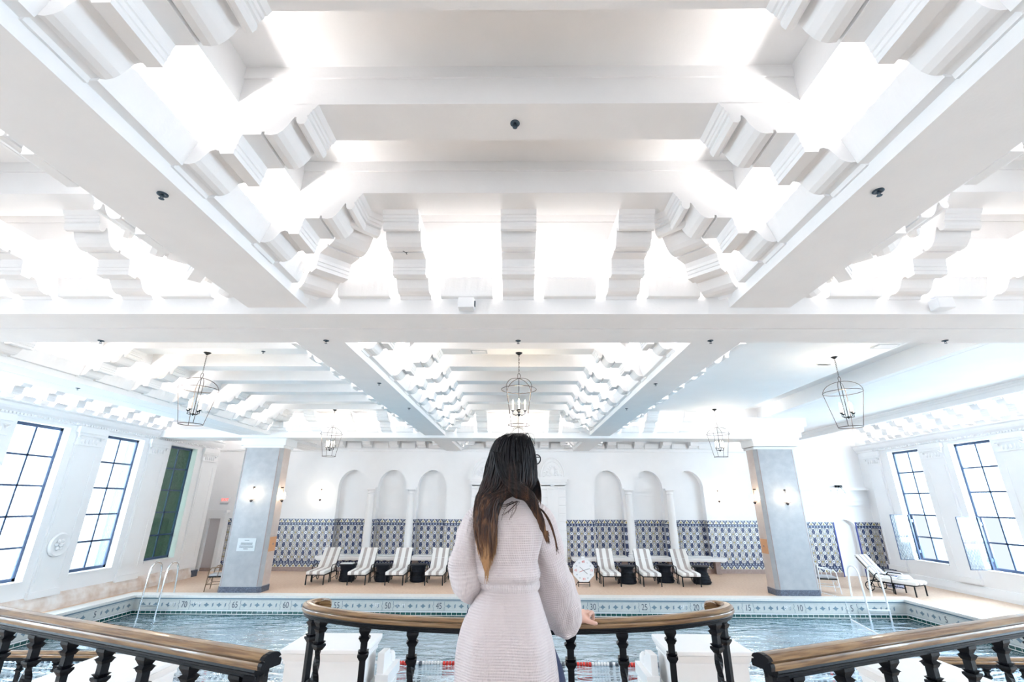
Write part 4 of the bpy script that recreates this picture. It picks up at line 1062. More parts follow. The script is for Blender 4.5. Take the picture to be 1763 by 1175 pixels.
def vent(x, y, z, lab, w=.3, d=.2, pale=False):
    e = empty('ceiling_vent', (x, y, z), lab, 'vent'); MB().box(-w, w, -d, d, -.012, 0).build('frame', 'greyvent', e)
    for k in range(5): MB().box(-w+.03, w-.03, -d+.03+k*(2*d-.06)/5, -d+.05+k*(2*d-.06)/5, -.02, -.010).build('slat', 'whitem' if pale else 'blackgrout', e)
vent(-4.52, 3.0, ZT-.0, 'black slotted vent in the ceiling at the far left edge', .16, .12)
vent(6.9, 8.20, 5.49, 'pale vent in the flat ceiling at the right, by the front cross beam', .2, .12, True)
vent(-.75, 8.54, 5.48, 'pale vent on a ceiling rib left of the middle lantern chain', .16, .10, True)
vent(6.5, 9.4, 5.49, 'small pale vent in the flat ceiling left of the right lantern', .14, .03, True)

# ================================================================== PLATFORM, PEDESTALS, RAILS
PZ = 1.34
pl = MB(); RC = [(-1.25, 3.0), (-1.1, 2.84), (-.75, 2.66), (-.38, 2.56), (0, 2.53), (.38, 2.56), (.75, 2.66), (1.1, 2.84), (1.25, 3.0)]
pl.prism([(-1.35, Y_BACK), (1.35, Y_BACK), (1.35, 3.05)] + [(x, y+.14) for x, y in RC[::-1]] + [(-1.35, 3.05)], lambda p, t: (p[0], p[1], t), PZ-.25, PZ)
for s in (-1, 1):
    pl.box(*sorted((s*1.35, s*6.0)), Y_BACK, 1.95, PZ-.25, PZ)
struct(pl.build('floor_platform', 'stair'))
# flights of steps descending sideways
for s in (-1, 1):
    st = MB()
    for k in range(7):
        z = PZ - .17*(k+1); st.box(*sorted((s*(1.35+.3*k), s*(1.35+.3*(k+1)))), 3.0, 4.6, 0, z)
    struct(st.build('trim_%d' % (10+s), 'stair'))
    # wall under platform edge
struct(MB().box(-6.0, 6.0, 1.9, 2.02, 0, PZ-.25).build('trim_12', 'wallp'))

def catmull(P, n=8):
    P = [Vector(p) for p in P]; out = []
    for i in range(len(P)-1):
        p0, p1, p2, p3 = P[max(i-1, 0)], P[i], P[i+1], P[min(i+2, len(P)-1)]
        for k in range(n):
            t = k/n; out.append(.5*((2*p1) + (p2-p0)*t + (2*p0-5*p1+4*p2-p3)*t*t + (3*p1-p0-3*p2+p3)*t**3))
    out.append(P[-1]); return out
RT = 2.165
WOODP = [(-.062, -.05), (-.066, -.03), (-.062, -.016), (-.046, -.014), (-.046, -.009), (-.060, -.004), (-.05, .010), (-.034, .018), (-.030, .013), (-.026, .019), (0, .024), (.026, .019), (.030, .013), (.034, .018), (.05, .010), (.060, -.004), (.046, -.009), (.046, -.014), (.062, -.016), (.066, -.03), (.062, -.05)]
IRONP = [(-.050, -.05), (-.054, -.062), (-.046, -.070), (-.046, -.080), (-.036, -.086), (-.036, -.10), (.036, -.10), (.036, -.086), (.046, -.080), (.046, -.070), (.054, -.062), (.050, -.05)]
def bal_mesh(kind, h, k=1.0):
    b = MB()
    def plate(w, z0, z1): b.box(-w*k, w*k, -w*k, w*k, z0, z1)
    def frus(w0, w1, z0, z1):
        w0 *= k; w1 *= k
        b.add([(-w0, -w0, z0), (w0, -w0, z0), (w0, w0, z0), (-w0, w0, z0), (-w1, -w1, z1), (w1, -w1, z1), (w1, w1, z1), (-w1, w1, z1)], [(0, 3, 2, 1), (4, 5, 6, 7), (0, 1, 5, 4), (1, 2, 6, 5), (2, 3, 7, 6), (3, 0, 4, 7)])
    plate(.034, -.012, 0); frus(.020, .034, -.035, -.012); frus(.034, .020, -.045, -.035); frus(.022, .030, -.060, -.045); plate(.019, -.10, -.06)
    frus(.019, .030, -.112, -.10); plate(.031, -.122, -.112); frus(.018, .030, -.14, -.122)
    if kind == 'square': plate(.0175, -h+.06, -.14)
    else:
        n = 36; rows = []
        for i in range(n+1):
            z = -.14 - (h-.2)*i/n; a = i*.28; w = (.0205 + .004*sin(i*.28))*k
            rows.append([(w*1.1*cos(a+q*pi/2)*(1 if q % 2 == 0 else .75), w*1.1*sin(a+q*pi/2)*(1 if q % 2 == 0 else .75), z) for q in range(4)])
        b.loft(rows)
    frus(.032, .018, -h+.04, -h+.06); plate(.034, -h, -h+.04)
    return b
_bal = {}
def baluster(kind, par, loc, rz, h, k=1.0):
    key = (kind, round(h, 2), k)
    if key not in _bal:
        o = bal_mesh(kind, h, k).build('baluster', 'black', par); _bal[key] = o; o.location = loc; o.rotation_euler = (0, 0, rz); return o
    return inst(_bal[key], par, loc, rz)
# middle curved rail, ends curling away
ctr = [(-1.075, 2.90), (-1.09, 2.945), (-1.125, 2.955), (-1.158, 2.91), (-1.14, 2.84), (-1.06, 2.755), (-.90, 2.665), (-.70, 2.585), (-.36, 2.515), (0, 2.495)]
ctr = [(x, y, RT) for x, y in ctr]; ctr += [(-x, y, z) for x, y, z in ctr[-2::-1]]
path = catmull(ctr, 8); KM = .52
mr_ = empty('middle_railing', (0, 2.5, 0), 'curved balcony railing with worn brown handrail that the woman leans on', 'railing')
mr_.location = (0, 0, 0)
# drop scroll tips a touch
MB().sweep([(x*KM, z*KM) for x, z in WOODP], path).build('handrail', 'wood', mr_, smooth=True, bevel=0)
MB().sweep([(x*KM, z*KM) for x, z in IRONP], path[10:-10]).build('rail_moulding', 'black', mr_)
MB().sweep([(-.05, -.04), (.05, -.04), (.05, 0), (-.05, 0)], [(p.x, p.y, PZ+.06) for p in path[26:-26]]).build('bottom_rail', 'black', mr_)
HB = RT-.10-PZ
for x, y, kd in ((-1.13, 2.90, 'square'), (-1.03, 2.76, 'twist'), (-.75, 2.605, 'square'), (-.50, 2.535, 'twist'), (-.25, 2.51, 'square'), (0, 2.495, 'twist'), (.25, 2.51, 'square'), (.50, 2.535, 'twist'), (.75, 2.605, 'square'), (1.03, 2.76, 'twist'), (1.13, 2.90, 'square')):
    rz = -atan2(x, 4)*1.2 if abs(x) < 1 else (.9 if x < 0 else -.9)
    baluster(kd, mr_, (x, y, RT-.052), rz, HB+.048, .82)
for s in (-1, 1):
    MB().sphere((s*1.085, 2.87, RT-.385), .038, 12, 8).tube([(s*1.085, 2.87, RT-.40), (s*1.09, 2.86, PZ)], .02, 6).build('finial_post', 'black', mr_, smooth=True)
# side rails
RS = 2.142
for s, lab in ((-1, 'straight balcony railing running off to the left'), (1, 'straight balcony railing running off to the right')):
    e = empty('side_railing', (0, 0, 0), lab, 'railing')
    a = Vector((s*.945, 2.035, RS)); d = Vector((s*1.86, .75, 0)).normalized(); pts = [a + d*t*.3 for t in range(0, 14)]
    if s > 0: a.y += .04; pts = [Vector((p.x, p.y+.03, p.z)) for p in pts]
    k = .69
    MB().sweep([(x*k, z*k) for x, z in WOODP], pts).build('handrail', 'wood', e, smooth=True)
    MB().sweep([(x*k, z*k-.003) for x, z in IRONP], [pts[0]+d*.02]+pts[1:]).build('rail_moulding', 'black', e)
    endc = MB().prism([(x*k, z*k) for x, z in WOODP], lambda p, t: tuple(pts[0] + Vector((-d.y*s if s > 0 else d.y, d.x*s if s > 0 else -d.x, 0))*0 + Vector((d.y, -d.x, 0))*p[0] - d*t + Vector((0, 0, p[1]))), 0, .02)
    endc.build('end_cap', 'black', e)
    MB().box(-.032, .032, -.032, .032, -.09, -.01).build('end_bracket', 'black', e).location = pts[0] + d*.05 + Vector((0, 0, -.05))
    for i in range(13):
        p = pts[0] + d*(.13 + .282*i)
        if i*.282 > 3.8: break
        baluster('twist' if i % 2 else 'square', e, (p.x, p.y, RS-.069), atan2(d.y, d.x), HB, .88)
    MB().sweep([(-.05, -.04), (.05, -.04), (.05, 0), (-.05, 0)], [(p.x, p.y, PZ+.06) for p in pts]).build('bottom_rail', 'black', e)
# ledge under side rails
for s in (-1, 1):
    MBx = MB().prism([(s*.8, 1.8), (s*1.0, 1.95), (s*5.0, 3.6), (s*5.0, 3.85), (s*.9, 2.18), (s*.8, 2.1)], lambda p, t: (p[0], p[1], t), PZ-.25, PZ+.018)
    struct(MBx.build('trim_%d' % (14+s), 'stair'))
# white pedestals on the near deck
def pedestal(xa, xb, ya, yb, z, inner, lab):
    cx_, cy_ = (xa+xb)/2, (ya+yb)/2; e = empty('pedestal', (cx_, cy_, 0), lab, 'pedestal'); hx, hy = (xb-xa)/2, (yb-ya)/2
    MB().box(-hx+.07, hx-.07, -hy+.07, hy-.07, 0, z-.2).build('body', 'wallp', e)
    def fr(w0, w1, z0, z1): return MB().add([(-hx-w0, -hy-w0, z0), (hx+w0, -hy-w0, z0), (hx+w0, hy+w0, z0), (-hx-w0, hy+w0, z0), (-hx-w1, -hy-w1, z1), (hx+w1, -hy-w1, z1), (hx+w1, hy+w1, z1), (-hx-w1, hy+w1, z1)], [(0, 3, 2, 1), (4, 5, 6, 7), (0, 1, 5, 4), (1, 2, 6, 5), (2, 3, 7, 6), (3, 0, 4, 7)])
    b = fr(-.05, -.05, z-.2, z-.17); c = fr(-.06, .0, z-.17, z-.06); b.v += c.v; b.f += [tuple(i+8 for i in f) for f in c.f]; b.m += c.m
    b.build('moulding', 'wallp', e)
    MB().box(-hx, hx, -hy, hy, z-.06, z).build('cap', 'wallp', e, bevel=.012)
    return e
pd = pedestal(-3.55, -2.27, 7.98, 8.93, .60, 1, 'large white stone pedestal left of the woman beyond the middle railing')
pd2 = pedestal(2.27, 3.52, 8.02, 9.0, .60, -1, 'large white stone pedestal right of the woman beyond the middle railing')
pedestal(-5.95, -4.75, 6.55, 7.66, .62, 1, 'low white pedestal behind the left railing')
pedestal(4.75, 5.95, 6.60, 7.72, .62, 1, 'low white pedestal behind the right railing')
for s in (-1, 1):   # stepped scrolls on the inner flank
    e = empty('stair_cheek', (s*2.2, 8.9, 0), 'white stepped stair cheek against the '+('left' if s < 0 else 'right')+' large pedestal', 'stair cheek')
    MB().prism([(-.45, 0), (-.45, .44), (-.1, .42), (-.1, .34), (.02, .32), (.02, .2), (.12, .18), (.12, 0)], lambda p, t: (t*s*-1, p[0], p[1]), 0, .11).build('cheek', 'wallp', e, bevel=.01)
    MB().lathe([(.05, 0), (.07, .06), (.05, .1), (.075, .2), (.06, .28), (.03, .31)], 16, c=(-s*.06, .2, .0)).build('knob', 'wallp', e, smooth=True)
    MB().box(*sorted((-s*.0, -s*.2)), -.5, .28, 0, .16).build('foot', 'wallp', e)
# low rails at deck level
for s in (-1, 1):
    e = empty('deck_railing', (s*7.4, 7.7, 0), 'low brass topped railing on the deck behind the '+('left' if s < 0 else 'right')+' balcony railing', 'railing')
    MB().sweep([(x*1.0, z) for x, z in WOODP], [(-1.55, 0, .62), (1.55, 0, .62)]).build('handrail', 'wood', e, smooth=True)
    MB().sweep(IRONP, [(-1.55, 0, .62), (1.55, 0, .62)]).build('rail_moulding', 'black', e)
    for i in range(6): baluster('twist' if i % 2 == 0 else 'square', e, (-1.3+.52*i, 0, .52), 0, .52, 1.2)

# ================================================================== WOMAN
PXW, PYW = -.03, 2.08
wm = empty('person', (-.04, 2.08, PZ), 'woman with long brown hair in a white waffle robe, seen from behind', 'person')
wmI = Matrix.Translation((.04, -2.08, -PZ))
def wchild(b, name, m_, smooth=True, kind=None, parent=None):
    o = b.build(name, m_, parent or wm, smooth=smooth, kind=kind)
    if parent is None: o.location = (.04, -2.08, -PZ)
    return o
# body: one surface, fused with a voxel remesh
b = MB()
def limb(pts, rs, n=14): b.tube(catmull(pts, 5), [r for r in interp(rs, 5)], n)
def interp(rs, n):
    out = []
    for i in range(len(rs)-1):
        for k in range(n):
            t = k/n; a, c = rs[i], rs[i+1]
            out.append(tuple(p+(q-p)*t for p, q in zip(a, c)) if isinstance(a, tuple) else a+(c-a)*t)
    out.append(rs[-1]); return out
hx_, hy_ = -.022, 2.12
b.sphere((hx_, hy_, 2.865), .098, 24, 18, sc=(.80, .98, 1.18))             # cranium
b.sphere((hx_+.035, hy_+.045, 2.815), .06, 16, 12, sc=(.85, 1, 1.1))       # jaw, head turned right
fd = Vector((.78, .62, 0)).normalized(); fs = Vector((fd.y, -fd.x, 0)); hc = Vector((hx_+.006, hy_, 2.868))
b.tube([hc+fd*.088+Vector((0, 0, .025)), hc+fd*.104+Vector((0, 0, -.005)), hc+fd*.114+Vector((0, 0, -.022)), hc+fd*.098+Vector((0, 0, -.032))], [.008, .010, .013, .010], 10)   # nose
b.tube([hc+fd*.094-fs*.022+Vector((0, 0, -.055)), hc+fd*.102+Vector((0, 0, -.054)), hc+fd*.094+fs*.022+Vector((0, 0, -.055))], [.004, .009, .004], 8)   # lips
b.sphere(tuple(hc+fd*.085+Vector((0, 0, -.086))), .022, 10, 8)            # chin
for s in (-1, 1): b.sphere(tuple(hc+fs*s*.082-fd*.005), .02, 10, 8, sc=(.5, .8, 1.6))   # ears
limb([(-.03, 2.09, 2.80), (-.04, 2.08, 2.74), (-.045, 2.07, 2.68)], [.052, .050, .062])
limb([(-.045, 2.08, 2.72), (-.04, 2.08, 2.62), (-.035, 2.09, 2.50), (-.035, 2.09, 2.38), (-.035, 2.08, 2.27), (-.035, 2.08, 2.18)], [.05, .085, .085, .075, .10, .10])
for s in (-1, 1): limb([(-.04, 2.09, 2.64), (-.04+s*.08, 2.09, 2.63), (-.04+s*.13, 2.085, 2.60)], [.05, .042, .036])
limb([(-.165, 2.085, 2.60), (-.205, 2.075, 2.50), (-.205, 2.10, 2.38), (-.15, 2.22, 2.36), (-.06, 2.30, 2.37)], [.038, .036, .034, .03, .024])       # left arm, forearm forward
limb([(.085, 2.085, 2.60), (.128, 2.13, 2.51), (.175, 2.19, 2.38), (.215, 2.29, 2.275), (.255, 2.375, 2.205)], [.038, .036, .034, .03, .024])      # right arm down to the rail
# right hand closing on the rail
limb([(.255, 2.375, 2.207), (.280, 2.415, 2.203), (.308, 2.450, 2.198)], [.025, .031, .028])
limb([(.27, 2.405, 2.200), (.315, 2.435, 2.196)], [.026, .024])
for i, (ox, oy, L_) in enumerate(((.288, 2.482, 1.0), (.308, 2.474, 1.08), (.328, 2.464, 1.0), (.345, 2.450, .85))):
    limb([(ox-.02, oy-.035, 2.206), (ox, oy, 2.212), (ox+.012, oy+.035*L_, 2.204), (ox+.016, oy+.055*L_, 2.180), (ox+.014, oy+.058*L_, 2.150)], [.012, .0105, .010, .009, .008], 8)
limb([(.29, 2.405, 2.198), (.325, 2.408, 2.186), (.352, 2.418, 2.176), (.368, 2.432, 2.172)], [.016, .012, .010, .008], 8)
# left hand holding the robe front
limb([(-.06, 2.30, 2.37), (-.02, 2.31, 2.375), (.01, 2.31, 2.375)], [.024, .026, .024])
for i in range(4): limb([(0, 2.31, 2.395-.014*i), (.035, 2.31, 2.40-.016*i), (.06, 2.295, 2.398-.017*i)], [.010, .009, .007], 8)
limb([(-.02, 2.30, 2.39), (.0, 2.29, 2.41), (.025, 2.285, 2.42)], [.012, .009, .008], 8)
# legs and feet
limb([(-.10, 2.09, 2.18), (-.12, 2.10, 2.0), (-.12, 2.10, 1.80), (-.12, 2.08, 1.62), (-.12, 2.06, 1.42)], [.08, .07, .06, .058, .036])
limb([(.03, 2.11, 2.18), (.10, 2.22, 2.02), (.12, 2.25, 1.80), (.10, 2.20, 1.62), (.08, 2.14, 1.42)], [.08, .06, .05, .05, .036])
for fx, fy in ((-.12, 2.06), (.08, 2.14)): limb([(fx, fy-.03, 1.385), (fx, fy+.06, 1.38), (fx, fy+.17, 1.362)], [.036, .036, .020])
bo = wchild(b, 'body', 'skin')
md = bo.modifiers.new('remesh', 'REMESH'); md.mode = 'VOXEL'; md.voxel_size = .0042; md.use_smooth_shade = True
md = bo.modifiers.new('smooth', 'SMOOTH'); md.iterations = 4; md.factor = .5
for s in (-1, 1):
    ep = hc+fd*.078+fs*s*.032+Vector((0, 0, .012)); wchild(MB().sphere(tuple(ep), .012, 12, 8), 'eye', 'ropewhite')

def fold(th, z, seed, k=3):
    return noise.noise(Vector((cos(th)*1.6+seed, sin(th)*1.6, z*k)))
def robe_uv(o, ring_n, ring_list):
    me = o.data; uv = me.uv_layers.new(name='UVMap'); ring_list = [[Vector(q) for q in r] for r in ring_list]
    co = [v.co.copy() for v in me.vertices]
    # u = arclength round ring, v = distance along rings
    us = []; 
    acc_v = 0; vv = []
    for i, r in enumerate(ring_list):
        c = sum((Vector(p) for p in r), Vector())/len(r)
        if i: acc_v += (c-pc).length
        pc = c; vv.append(acc_v)
        L = 0; row = [0]
        for j in range(1, len(r)): L += (Vector(r[j])-Vector(r[j-1])).length; row.append(L)
        us.append(row)
    nn = ring_n
    for p in me.polygons:
        ids = [me.loops[l].vertex_index for l in p.loop_indices]
        js = [i % nn for i in ids if i < nn*len(ring_list)]
        wrap = (max(js)-min(js) > nn/2) if js else False
        for l in p.loop_indices:
            vi = me.loops[l].vertex_index
            if vi >= nn*len(ring_list): continue
            i, j = divmod(vi, nn); u = us[i][j] if not (wrap and j == 0) else us[i][-1] + .01
            uv.data[l].uv = (u, vv[i])
TOR = [(2.752, -.078, .004, .055, 2.085), (2.736, -.086, .012, .06, 2.085), (2.722, -.098, .028, .065, 2.085), (2.704, -.134, .058, .072, 2.085), (2.690, -.162, .090, .08, 2.085), (2.672, -.180, .110, .088, 2.085), (2.631, -.190, .122, .105, 2.085), (2.571, -.187, .109, .118, 2.085), (2.502, -.182, .092, .122, 2.085), (2.45, -.176, .088, .120, 2.085),
       (2.425, -.172, .090, .122, 2.085), (2.402, -.160, .085, .110, 2.085), (2.386, -.142, .076, .097, 2.085), (2.372, -.144, .078, .099, 2.085), (2.361, -.150, .083, .106, 2.085), (2.337, -.166, .092, .118, 2.08), (2.289, -.194, .106, .138, 2.08), (2.242, -.215, .122, .152, 2.08), (2.196, -.229, .138, .160, 2.08),
       (2.143, -.238, .151, .165, 2.08), (2.091, -.241, .159, .168, 2.08), (2.051, -.242, .164, .17, 2.08), (1.9, -.245, .175, .175, 2.08), (1.75, -.25, .18, .18, 2.08), (1.62, -.255, .185, .185, 2.08)]
def smooth_rows(R, n):
    out = []
    for i in range(len(R)-1):
        p0, p1, p2, p3 = R[max(i-1, 0)], R[i], R[i+1], R[min(i+2, len(R)-1)]
        k_ = max(1, int(round(abs(p2[0]-p1[0])/n)))
        for k in range(k_):
            t = k/k_; out.append([.5*((2*b_) + (c-a)*t + (2*a-5*b_+4*c-d)*t*t + (3*b_-a-3*c+d)*t**3) for a, b_, c, d in zip(p0, p1, p2, p3)])
    out.append(list(R[-1])); return out
N_ = 96; rings = []
for z, xl, xr, dy, cy_ in smooth_rows(TOR, .007):
    cx_ = (xl+xr)/2; hw = (xr-xl)/2; ring_ = []
    for j in range(N_):
        th = 2*pi*j/N_; c_, s_ = cos(th), sin(th)
        e_ = 2.35; ex = abs(c_)**(2/e_)*(1 if c_ > 0 else -1); ey = abs(s_)**(2/e_)*(1 if s_ > 0 else -1)
        amp = .0
        if z < 2.37: amp = min(.016, (2.37-z)*.10)
        elif z > 2.39: amp = min(.017, (z-2.385)*.16)*(1 if z < 2.66 else .4)
        f = fold(th, z, 3.0 if z < 2.38 else 9.0, 1.6 if z < 2.38 else 5.0)*amp*1.3
        if z < 2.38: f += amp*.35*sin(th*9+1.3*sin(th*2))
        back = max(0, -s_)
        if z < 2.36: f += back*.012*sin(min(1, (2.36-z)/.28)*pi)   # seat fullness
        if 2.39 < z < 2.47: f += .010*sin((z-2.39)/.08*pi)*(.6+.6*noise.noise(Vector((th*3, 1, 0))))
        ring_.append((cx_+(hw+f)*ex, cy_+(dy+f)*ey, z))
    rings.append(ring_)
rb = wchild(MB().loft(rings, cap=False), 'robe', 'robe'); robe_uv(rb, N_, rings)
rb.data.polygons.foreach_set('use_smooth', [True]*len(rb.data.polygons))
# collar
col = MB(); cr_ = []
for i in range(9):
    t = i/8; z = 2.715+.055*sin(t*pi*.9); r_ = .066 + .018*(1-t)
    cr_.append([(-.038+(r_)*cos(2*pi*j/40)*1.08, 2.088+r_*sin(2*pi*j/40), z + .015*(-sin(2*pi*j/40))) for j in range(40)])
c_o = wchild(col.loft(cr_, cap=False), 'collar', 'robe'); robe_uv(c_o, 40, cr_)
# sleeves
def sleeve(P, Rr, seed, hem=True):
    path = catmull(P, 12); R = interp(Rr, 12); n = 48; rg = []; prev = None; k = len(path)
    for i, p in enumerate(path):
        t = (path[min(i+1, k-1)]-path[max(i-1, 0)]).normalized()
        a = t.cross(Vector((0, 1, 0))) if prev is None else (prev - t*prev.dot(t))
        a.normalize(); prev = a; b_ = t.cross(a); r = []
        for j in range(n):
            th = 2*pi*j/n
            f = 1 + .14*noise.noise(Vector((cos(th)*2+seed, sin(th)*2, i*.06))) + .05*sin(3*th+i*.12+seed) + .035*sin(i*.42+2.2*cos(th)+seed)
            r.append(p + (a*cos(th)*R[i][0] + b_*sin(th)*R[i][1])*f)
        rg.append(r)
    if hem:  # turn inside the cuff
        last = rg[-1]; c = sum(last, Vector())/n
        rg.append([c + (q-c)*.90 for q in last]); back = path[-8]-path[-1]
        rg.append([c + (q-c)*.75 + back for q in last])
    o = wchild(MB().loft(rg, cap=False), 'sleeve', 'robe'); robe_uv(o, n, rg)
    o.data.polygons.foreach_set('use_smooth', [True]*len(o.data.polygons))
sleeve([(-.125, 2.085, 2.665), (-.180, 2.08, 2.615), (-.202, 2.07, 2.545), (-.212, 2.065, 2.47), (-.205, 2.075, 2.405), (-.182, 2.14, 2.365), (-.150, 2.22, 2.35)], [(.050, .060), (.052, .070), (.054, .074), (.062, .078), (.066, .076), (.062, .062), (.062, .062)], 1.0)
sleeve([(.045, 2.085, 2.665), (.088, 2.09, 2.635), (.112, 2.11, 2.565), (.138, 2.15, 2.465), (.163, 2.20, 2.375), (.188, 2.255, 2.29), (.207, 2.30, 2.215), (.212, 2.315, 2.168)], [(.050, .060), (.064, .070), (.064, .072), (.070, .074), (.080, .080), (.083, .078), (.074, .070), (.052, .055)], 5.0)
# belt
bl_ = []
for i in range(61):
    th = 2*pi*i/60; hw = .1125; bl_.append((-.033+(hw+.004)*cos(th), 2.085+.101*sin(th), 2.386+.006*sin(th*2)))
bt = MB(); rr = []
for i in range(60):
    p = Vector(bl_[i]); c = Vector((-.033, 2.085, p.z)); d = (p-c).normalized()
    rr.append([p+d*.004+Vector((0, 0, .017)), p+d*.010+Vector((0, 0, .006)), p+d*.009-Vector((0, 0, .008)), p+d*.003-Vector((0, 0, .017)), p-d*.008])
rr.append(rr[0]); bt.loft(rr, cap=False); bo_ = wchild(bt, 'belt', 'robe'); robe_uv(bo_, 5, rr)
# navy trousers
b = MB()
b.tube(catmull([(.03, 2.12, 2.20), (.075, 2.19, 2.10), (.118, 2.255, 1.99), (.13, 2.26, 1.85), (.11, 2.20, 1.62), (.09, 2.14, 1.44)], 5), interp([.09, .088, .084, .076, .068, .06], 5), 20)
b.tube(catmull([(-.10, 2.09, 2.26), (-.12, 2.10, 2.18), (-.12, 2.10, 2.0), (-.12, 2.10, 1.80), (-.12, 2.08, 1.62), (-.12, 2.06, 1.44)], 5), interp([.105, .103, .095, .078, .068, .06], 5), 20)
b.sphere((-.035, 2.09, 2.22), .12, 18, 12, sc=(1.0, .85, .7))
wchild(b, 'trousers', 'jeans')
b = MB()
for fx, fy in ((-.12, 2.06), (.08, 2.14)): b.tube(catmull([(fx, fy-.05, 1.40), (fx, fy+.04, 1.385), (fx, fy+.13, 1.372), (fx, fy+.20, 1.368)], 4), interp([.04, .045, .04, .024], 4), 12)
wchild(b, 'shoes', 'black')

# hair: a fitted mass plus many wavy locks
HR = [(2.992, -.002, .024, .030, 2.10), (2.988, -.048, .045, .06, 2.10), (2.975, -.075, .055, .085, 2.10), (2.958, -.096, .062, .105, 2.10), (2.92, -.114, .071, .118, 2.10), (2.872, -.123, .077, .122, 2.10), (2.824, -.130, .080, .118, 2.09), (2.777, -.145, .078, .108, 2.08), (2.755, -.153, .070, .103, 2.075), (2.738, -.160, .015, .095, 2.065), (2.715, -.167, -.055, .080, 2.04), (2.68, -.168, -.078, .062, 2.01), (2.65, -.166, -.084, .050, 1.99),
      (2.61, -.165, -.088, .045, 1.97), (2.561, -.157, -.088, .038, 1.965), (2.513, -.143, -.092, .032, 1.96), (2.473, -.130, -.100, .022, 1.96), (2.434, -.120, -.110, .010, 1.96)]
rings = []; n = 56; hb = None
for z, xl, xr, dy, cy_ in smooth_rows(HR, .008):
    cx_ = (xl+xr)/2; hw = (xr-xl)/2
    rings.append([(cx_+(hw-.006)*cos(2*pi*j/n)*(1+.05*sin(j*2.8+z*20)), cy_+(dy-.006)*(sin(2*pi*j/n) if sin(2*pi*j/n) < 0 else .55*sin(2*pi*j/n))*(1+.05*sin(j*2.1+z*25)), z) for j in range(n)])
hb = MB().loft(rings)
cc = Vector((hx_, hy_, 2.879)) - fd*.022; hb.sphere(tuple(cc), .100, 28, 18, sc=(.84, 1.0, 1.12))
rnd = random.Random(3)
def row_at(z):
    for a, c in zip(HR[:-1], HR[1:]):
        if a[0] >= z >= c[0]:
            t = (a[0]-z)/(a[0]-c[0]+1e-9); return [p+(q-p)*t for p, q in zip(a, c)]
    return HR[-1] if z < HR[-1][0] else HR[0]
for i in range(420):
    u = rnd.uniform(-1.02, 1.02); zt = rnd.uniform(2.90, 2.985) if rnd.random() < .8 else rnd.uniform(2.75, 2.9); zend = 2.43 + abs(rnd.gauss(0, .07)) + .05*abs(u)
    ph = rnd.uniform(0, 6.28); am = rnd.uniform(.002, .007); fr = rnd.uniform(22, 38); off = rnd.uniform(-.004, .006)
    pts = []; m_ = 22
    for k in range(m_):
        z = zt + (zend-zt)*k/(m_-1); r_ = row_at(z); cx_ = (r_[1]+r_[2])/2; hw = (r_[2]-r_[1])/2+off
        uu = u + .06*sin(z*9+ph); th = -pi/2 + uu*pi*.56
        wv = am*min(1, k/8); pts.append((cx_+hw*cos(th)*1.0+wv*sin(z*fr+ph), r_[4]+(r_[3]+off)*sin(th)+wv*.6*cos(z*fr+ph), z))
    r0 = rnd.uniform(.0022, .0048); hb.tube(pts, [r0*min(1, .5+k*.2)*(1 if k < m_-7 else (m_-k)/8) for k in range(m_)], 5)
# locks crossing to the right shoulder and hanging in front of it
for i in range(150):
    o1 = rnd.uniform(0, 1); ph = rnd.uniform(0, 6.28); dz = rnd.uniform(-.012, .04)
    P = [(-.10+.10*o1, 1.985, 2.90-.03*o1), (-.085+.10*o1, 1.97, 2.84), (-.06+.07*o1, 1.965, 2.775+dz*.4), (-.015+.035*o1, 1.965, 2.735+dz), (.030+.03*o1, 1.975, 2.712+dz*.9), (.062+.022*o1, 1.985, 2.672+dz*.5), (.085+.02*o1, 1.99, 2.632), (.10+.012*o1, 1.985, 2.592), (.118+.012*o1, 1.985, 2.55+rnd.uniform(-.01, .04))]
    P = catmull(P, 4); q = len(P); hb.tube([(p.x+.003*sin(k*.7+ph), p.y+.002*cos(k+ph)+rnd.uniform(-.001, .001), p.z+.003*cos(k*.6+ph)) for k, p in enumerate(P)], [.0036*(1 if k < q-10 else (q-k)/11) for k in range(q)], 5)
for i in range(46):    # heavier wavy locks at the tips
    o1 = rnd.uniform(0, 1); ph = rnd.uniform(0, 6.28); z0 = rnd.uniform(2.72, 2.80); z1 = 2.405+abs(rnd.gauss(0, .055))
    q = 22; pts = []
    for k in range(q):
        z = z0+(z1-z0)*k/(q-1); r_ = row_at(z); xx = r_[1]+.004+(r_[2]-r_[1]-.012)*(o1*.9)
        pts.append((xx+.0065*sin(z*48+ph)*min(1, k/6), r_[4]-r_[3]*sqrt(max(.05, 1-(2*o1*.9-1)**2))-.004+.004*cos(z*40+ph), z))
    hb.tube(pts, [.0055*(.5 if k < 2 else 1)*(1 if k < q-8 else (q-k)/9) for k in range(q)], 6)
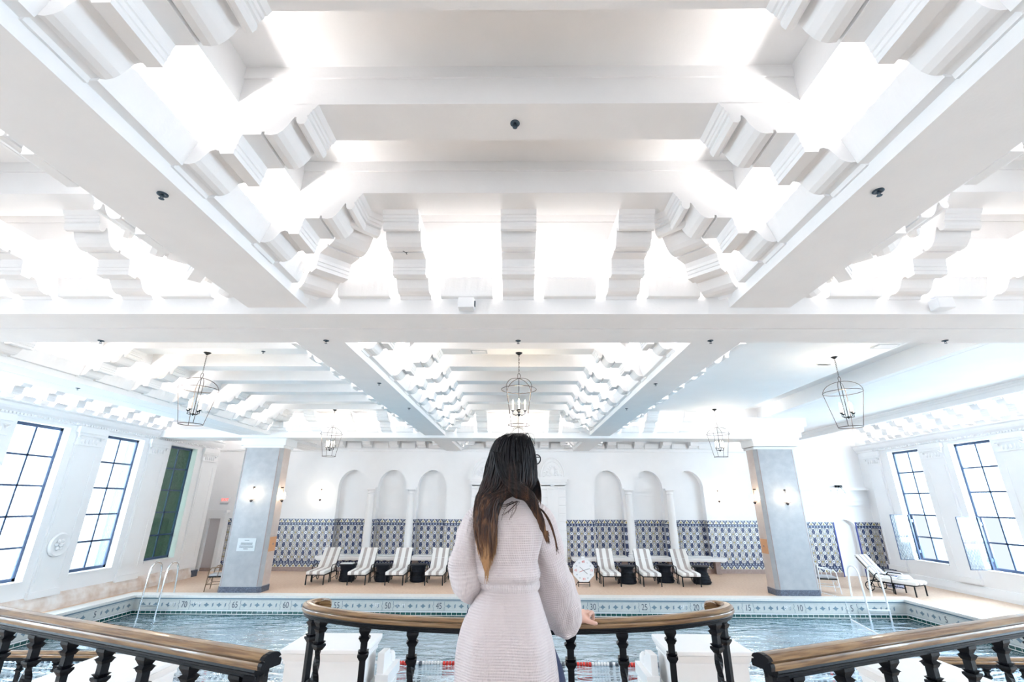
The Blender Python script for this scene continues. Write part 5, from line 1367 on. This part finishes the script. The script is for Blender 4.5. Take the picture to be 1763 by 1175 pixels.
for i in range(60):   # strands by the face on the right
    o1 = rnd.uniform(0, 1); ph = rnd.uniform(0, 6.28)
    P = [(.040+.018*o1, 2.09, 2.955), (.056+.016*o1, 2.09, 2.905), (.050+.020*o1, 2.08, 2.85), (.058+.024*o1, 2.07, 2.805), (.064+.030*o1, 2.05, 2.765), (.062+.036*o1, 2.04, 2.725), (.056+.040*o1, 2.02, 2.68+.03*rnd.random())]
    P = catmull(P, 4); q = len(P); hb.tube([(p.x+.003*sin(k*.5+ph), p.y, p.z) for k, p in enumerate(P)], [.0030*(1 if k < q-6 else (q-k)/7) for k in range(q)], 4)
for i in range(26):   # loose flyaways
    a = rnd.uniform(-1, 1); x0_ = -.02+.06*a
    P = [(x0_, 2.09, 2.97), (x0_+.01+.02*rnd.random(), 2.08, 2.988+.008*rnd.random()), (x0_+.02+.03*rnd.random(), 2.08, 2.986-.01*rnd.random()), (min(.078, x0_+.05+.02*rnd.random()), 2.09, 2.955-.02*rnd.random())]
    hb.tube(catmull(P, 4), .0006, 3)
for i in range(14):
    ph = rnd.uniform(0, 6); P = [(.06, 1.98, 2.69), (.10+.01*rnd.random(), 1.985, 2.665), (.135+.01*rnd.random(), 1.99, 2.60), (.155+.01*rnd.random(), 2.0, 2.50+.05*rnd.random())]
    hb.tube(catmull(P, 5), .0011, 3)
for i in range(9):
    r1, r2, r3 = rnd.random(), rnd.random(), rnd.random()
    P = [(-.080, 1.972, 2.705-.01*r1), (-.055, 1.970, 2.690-.02*r2), (-.02+.03*r1, 1.968, 2.70+.005*r3), (-.005-.05*r2, 1.966, 2.672), (-.02-.05*r3, 1.966, 2.63+.03*r1)]
    hb.tube(catmull(P, 5), .0008, 3)
wchild(hb, 'hair', 'hair')
# glasses
g = MB()
for s in (-1, 1):
    c = hc+fd*.106+fs*s*.034+Vector((0, 0, .016)); g.tube([tuple(c + fs*.027*cos(t*pi/8) + Vector((0, 0, .021*sin(t*pi/8)))) for t in range(16)], .0028, 6, closed=True)
    g.tube([tuple(c+fs*s*.027+Vector((0, 0, .008))), tuple(hc+fs*s*.082+fd*.0+Vector((0, 0, .02)))], .0026, 6)
g.tube([tuple(hc+fd*.108-fs*.008+Vector((0, 0, .016))), tuple(hc+fd*.108+fs*.008+Vector((0, 0, .016)))], .0025, 6)
wchild(g, 'glasses', 'glassesm')
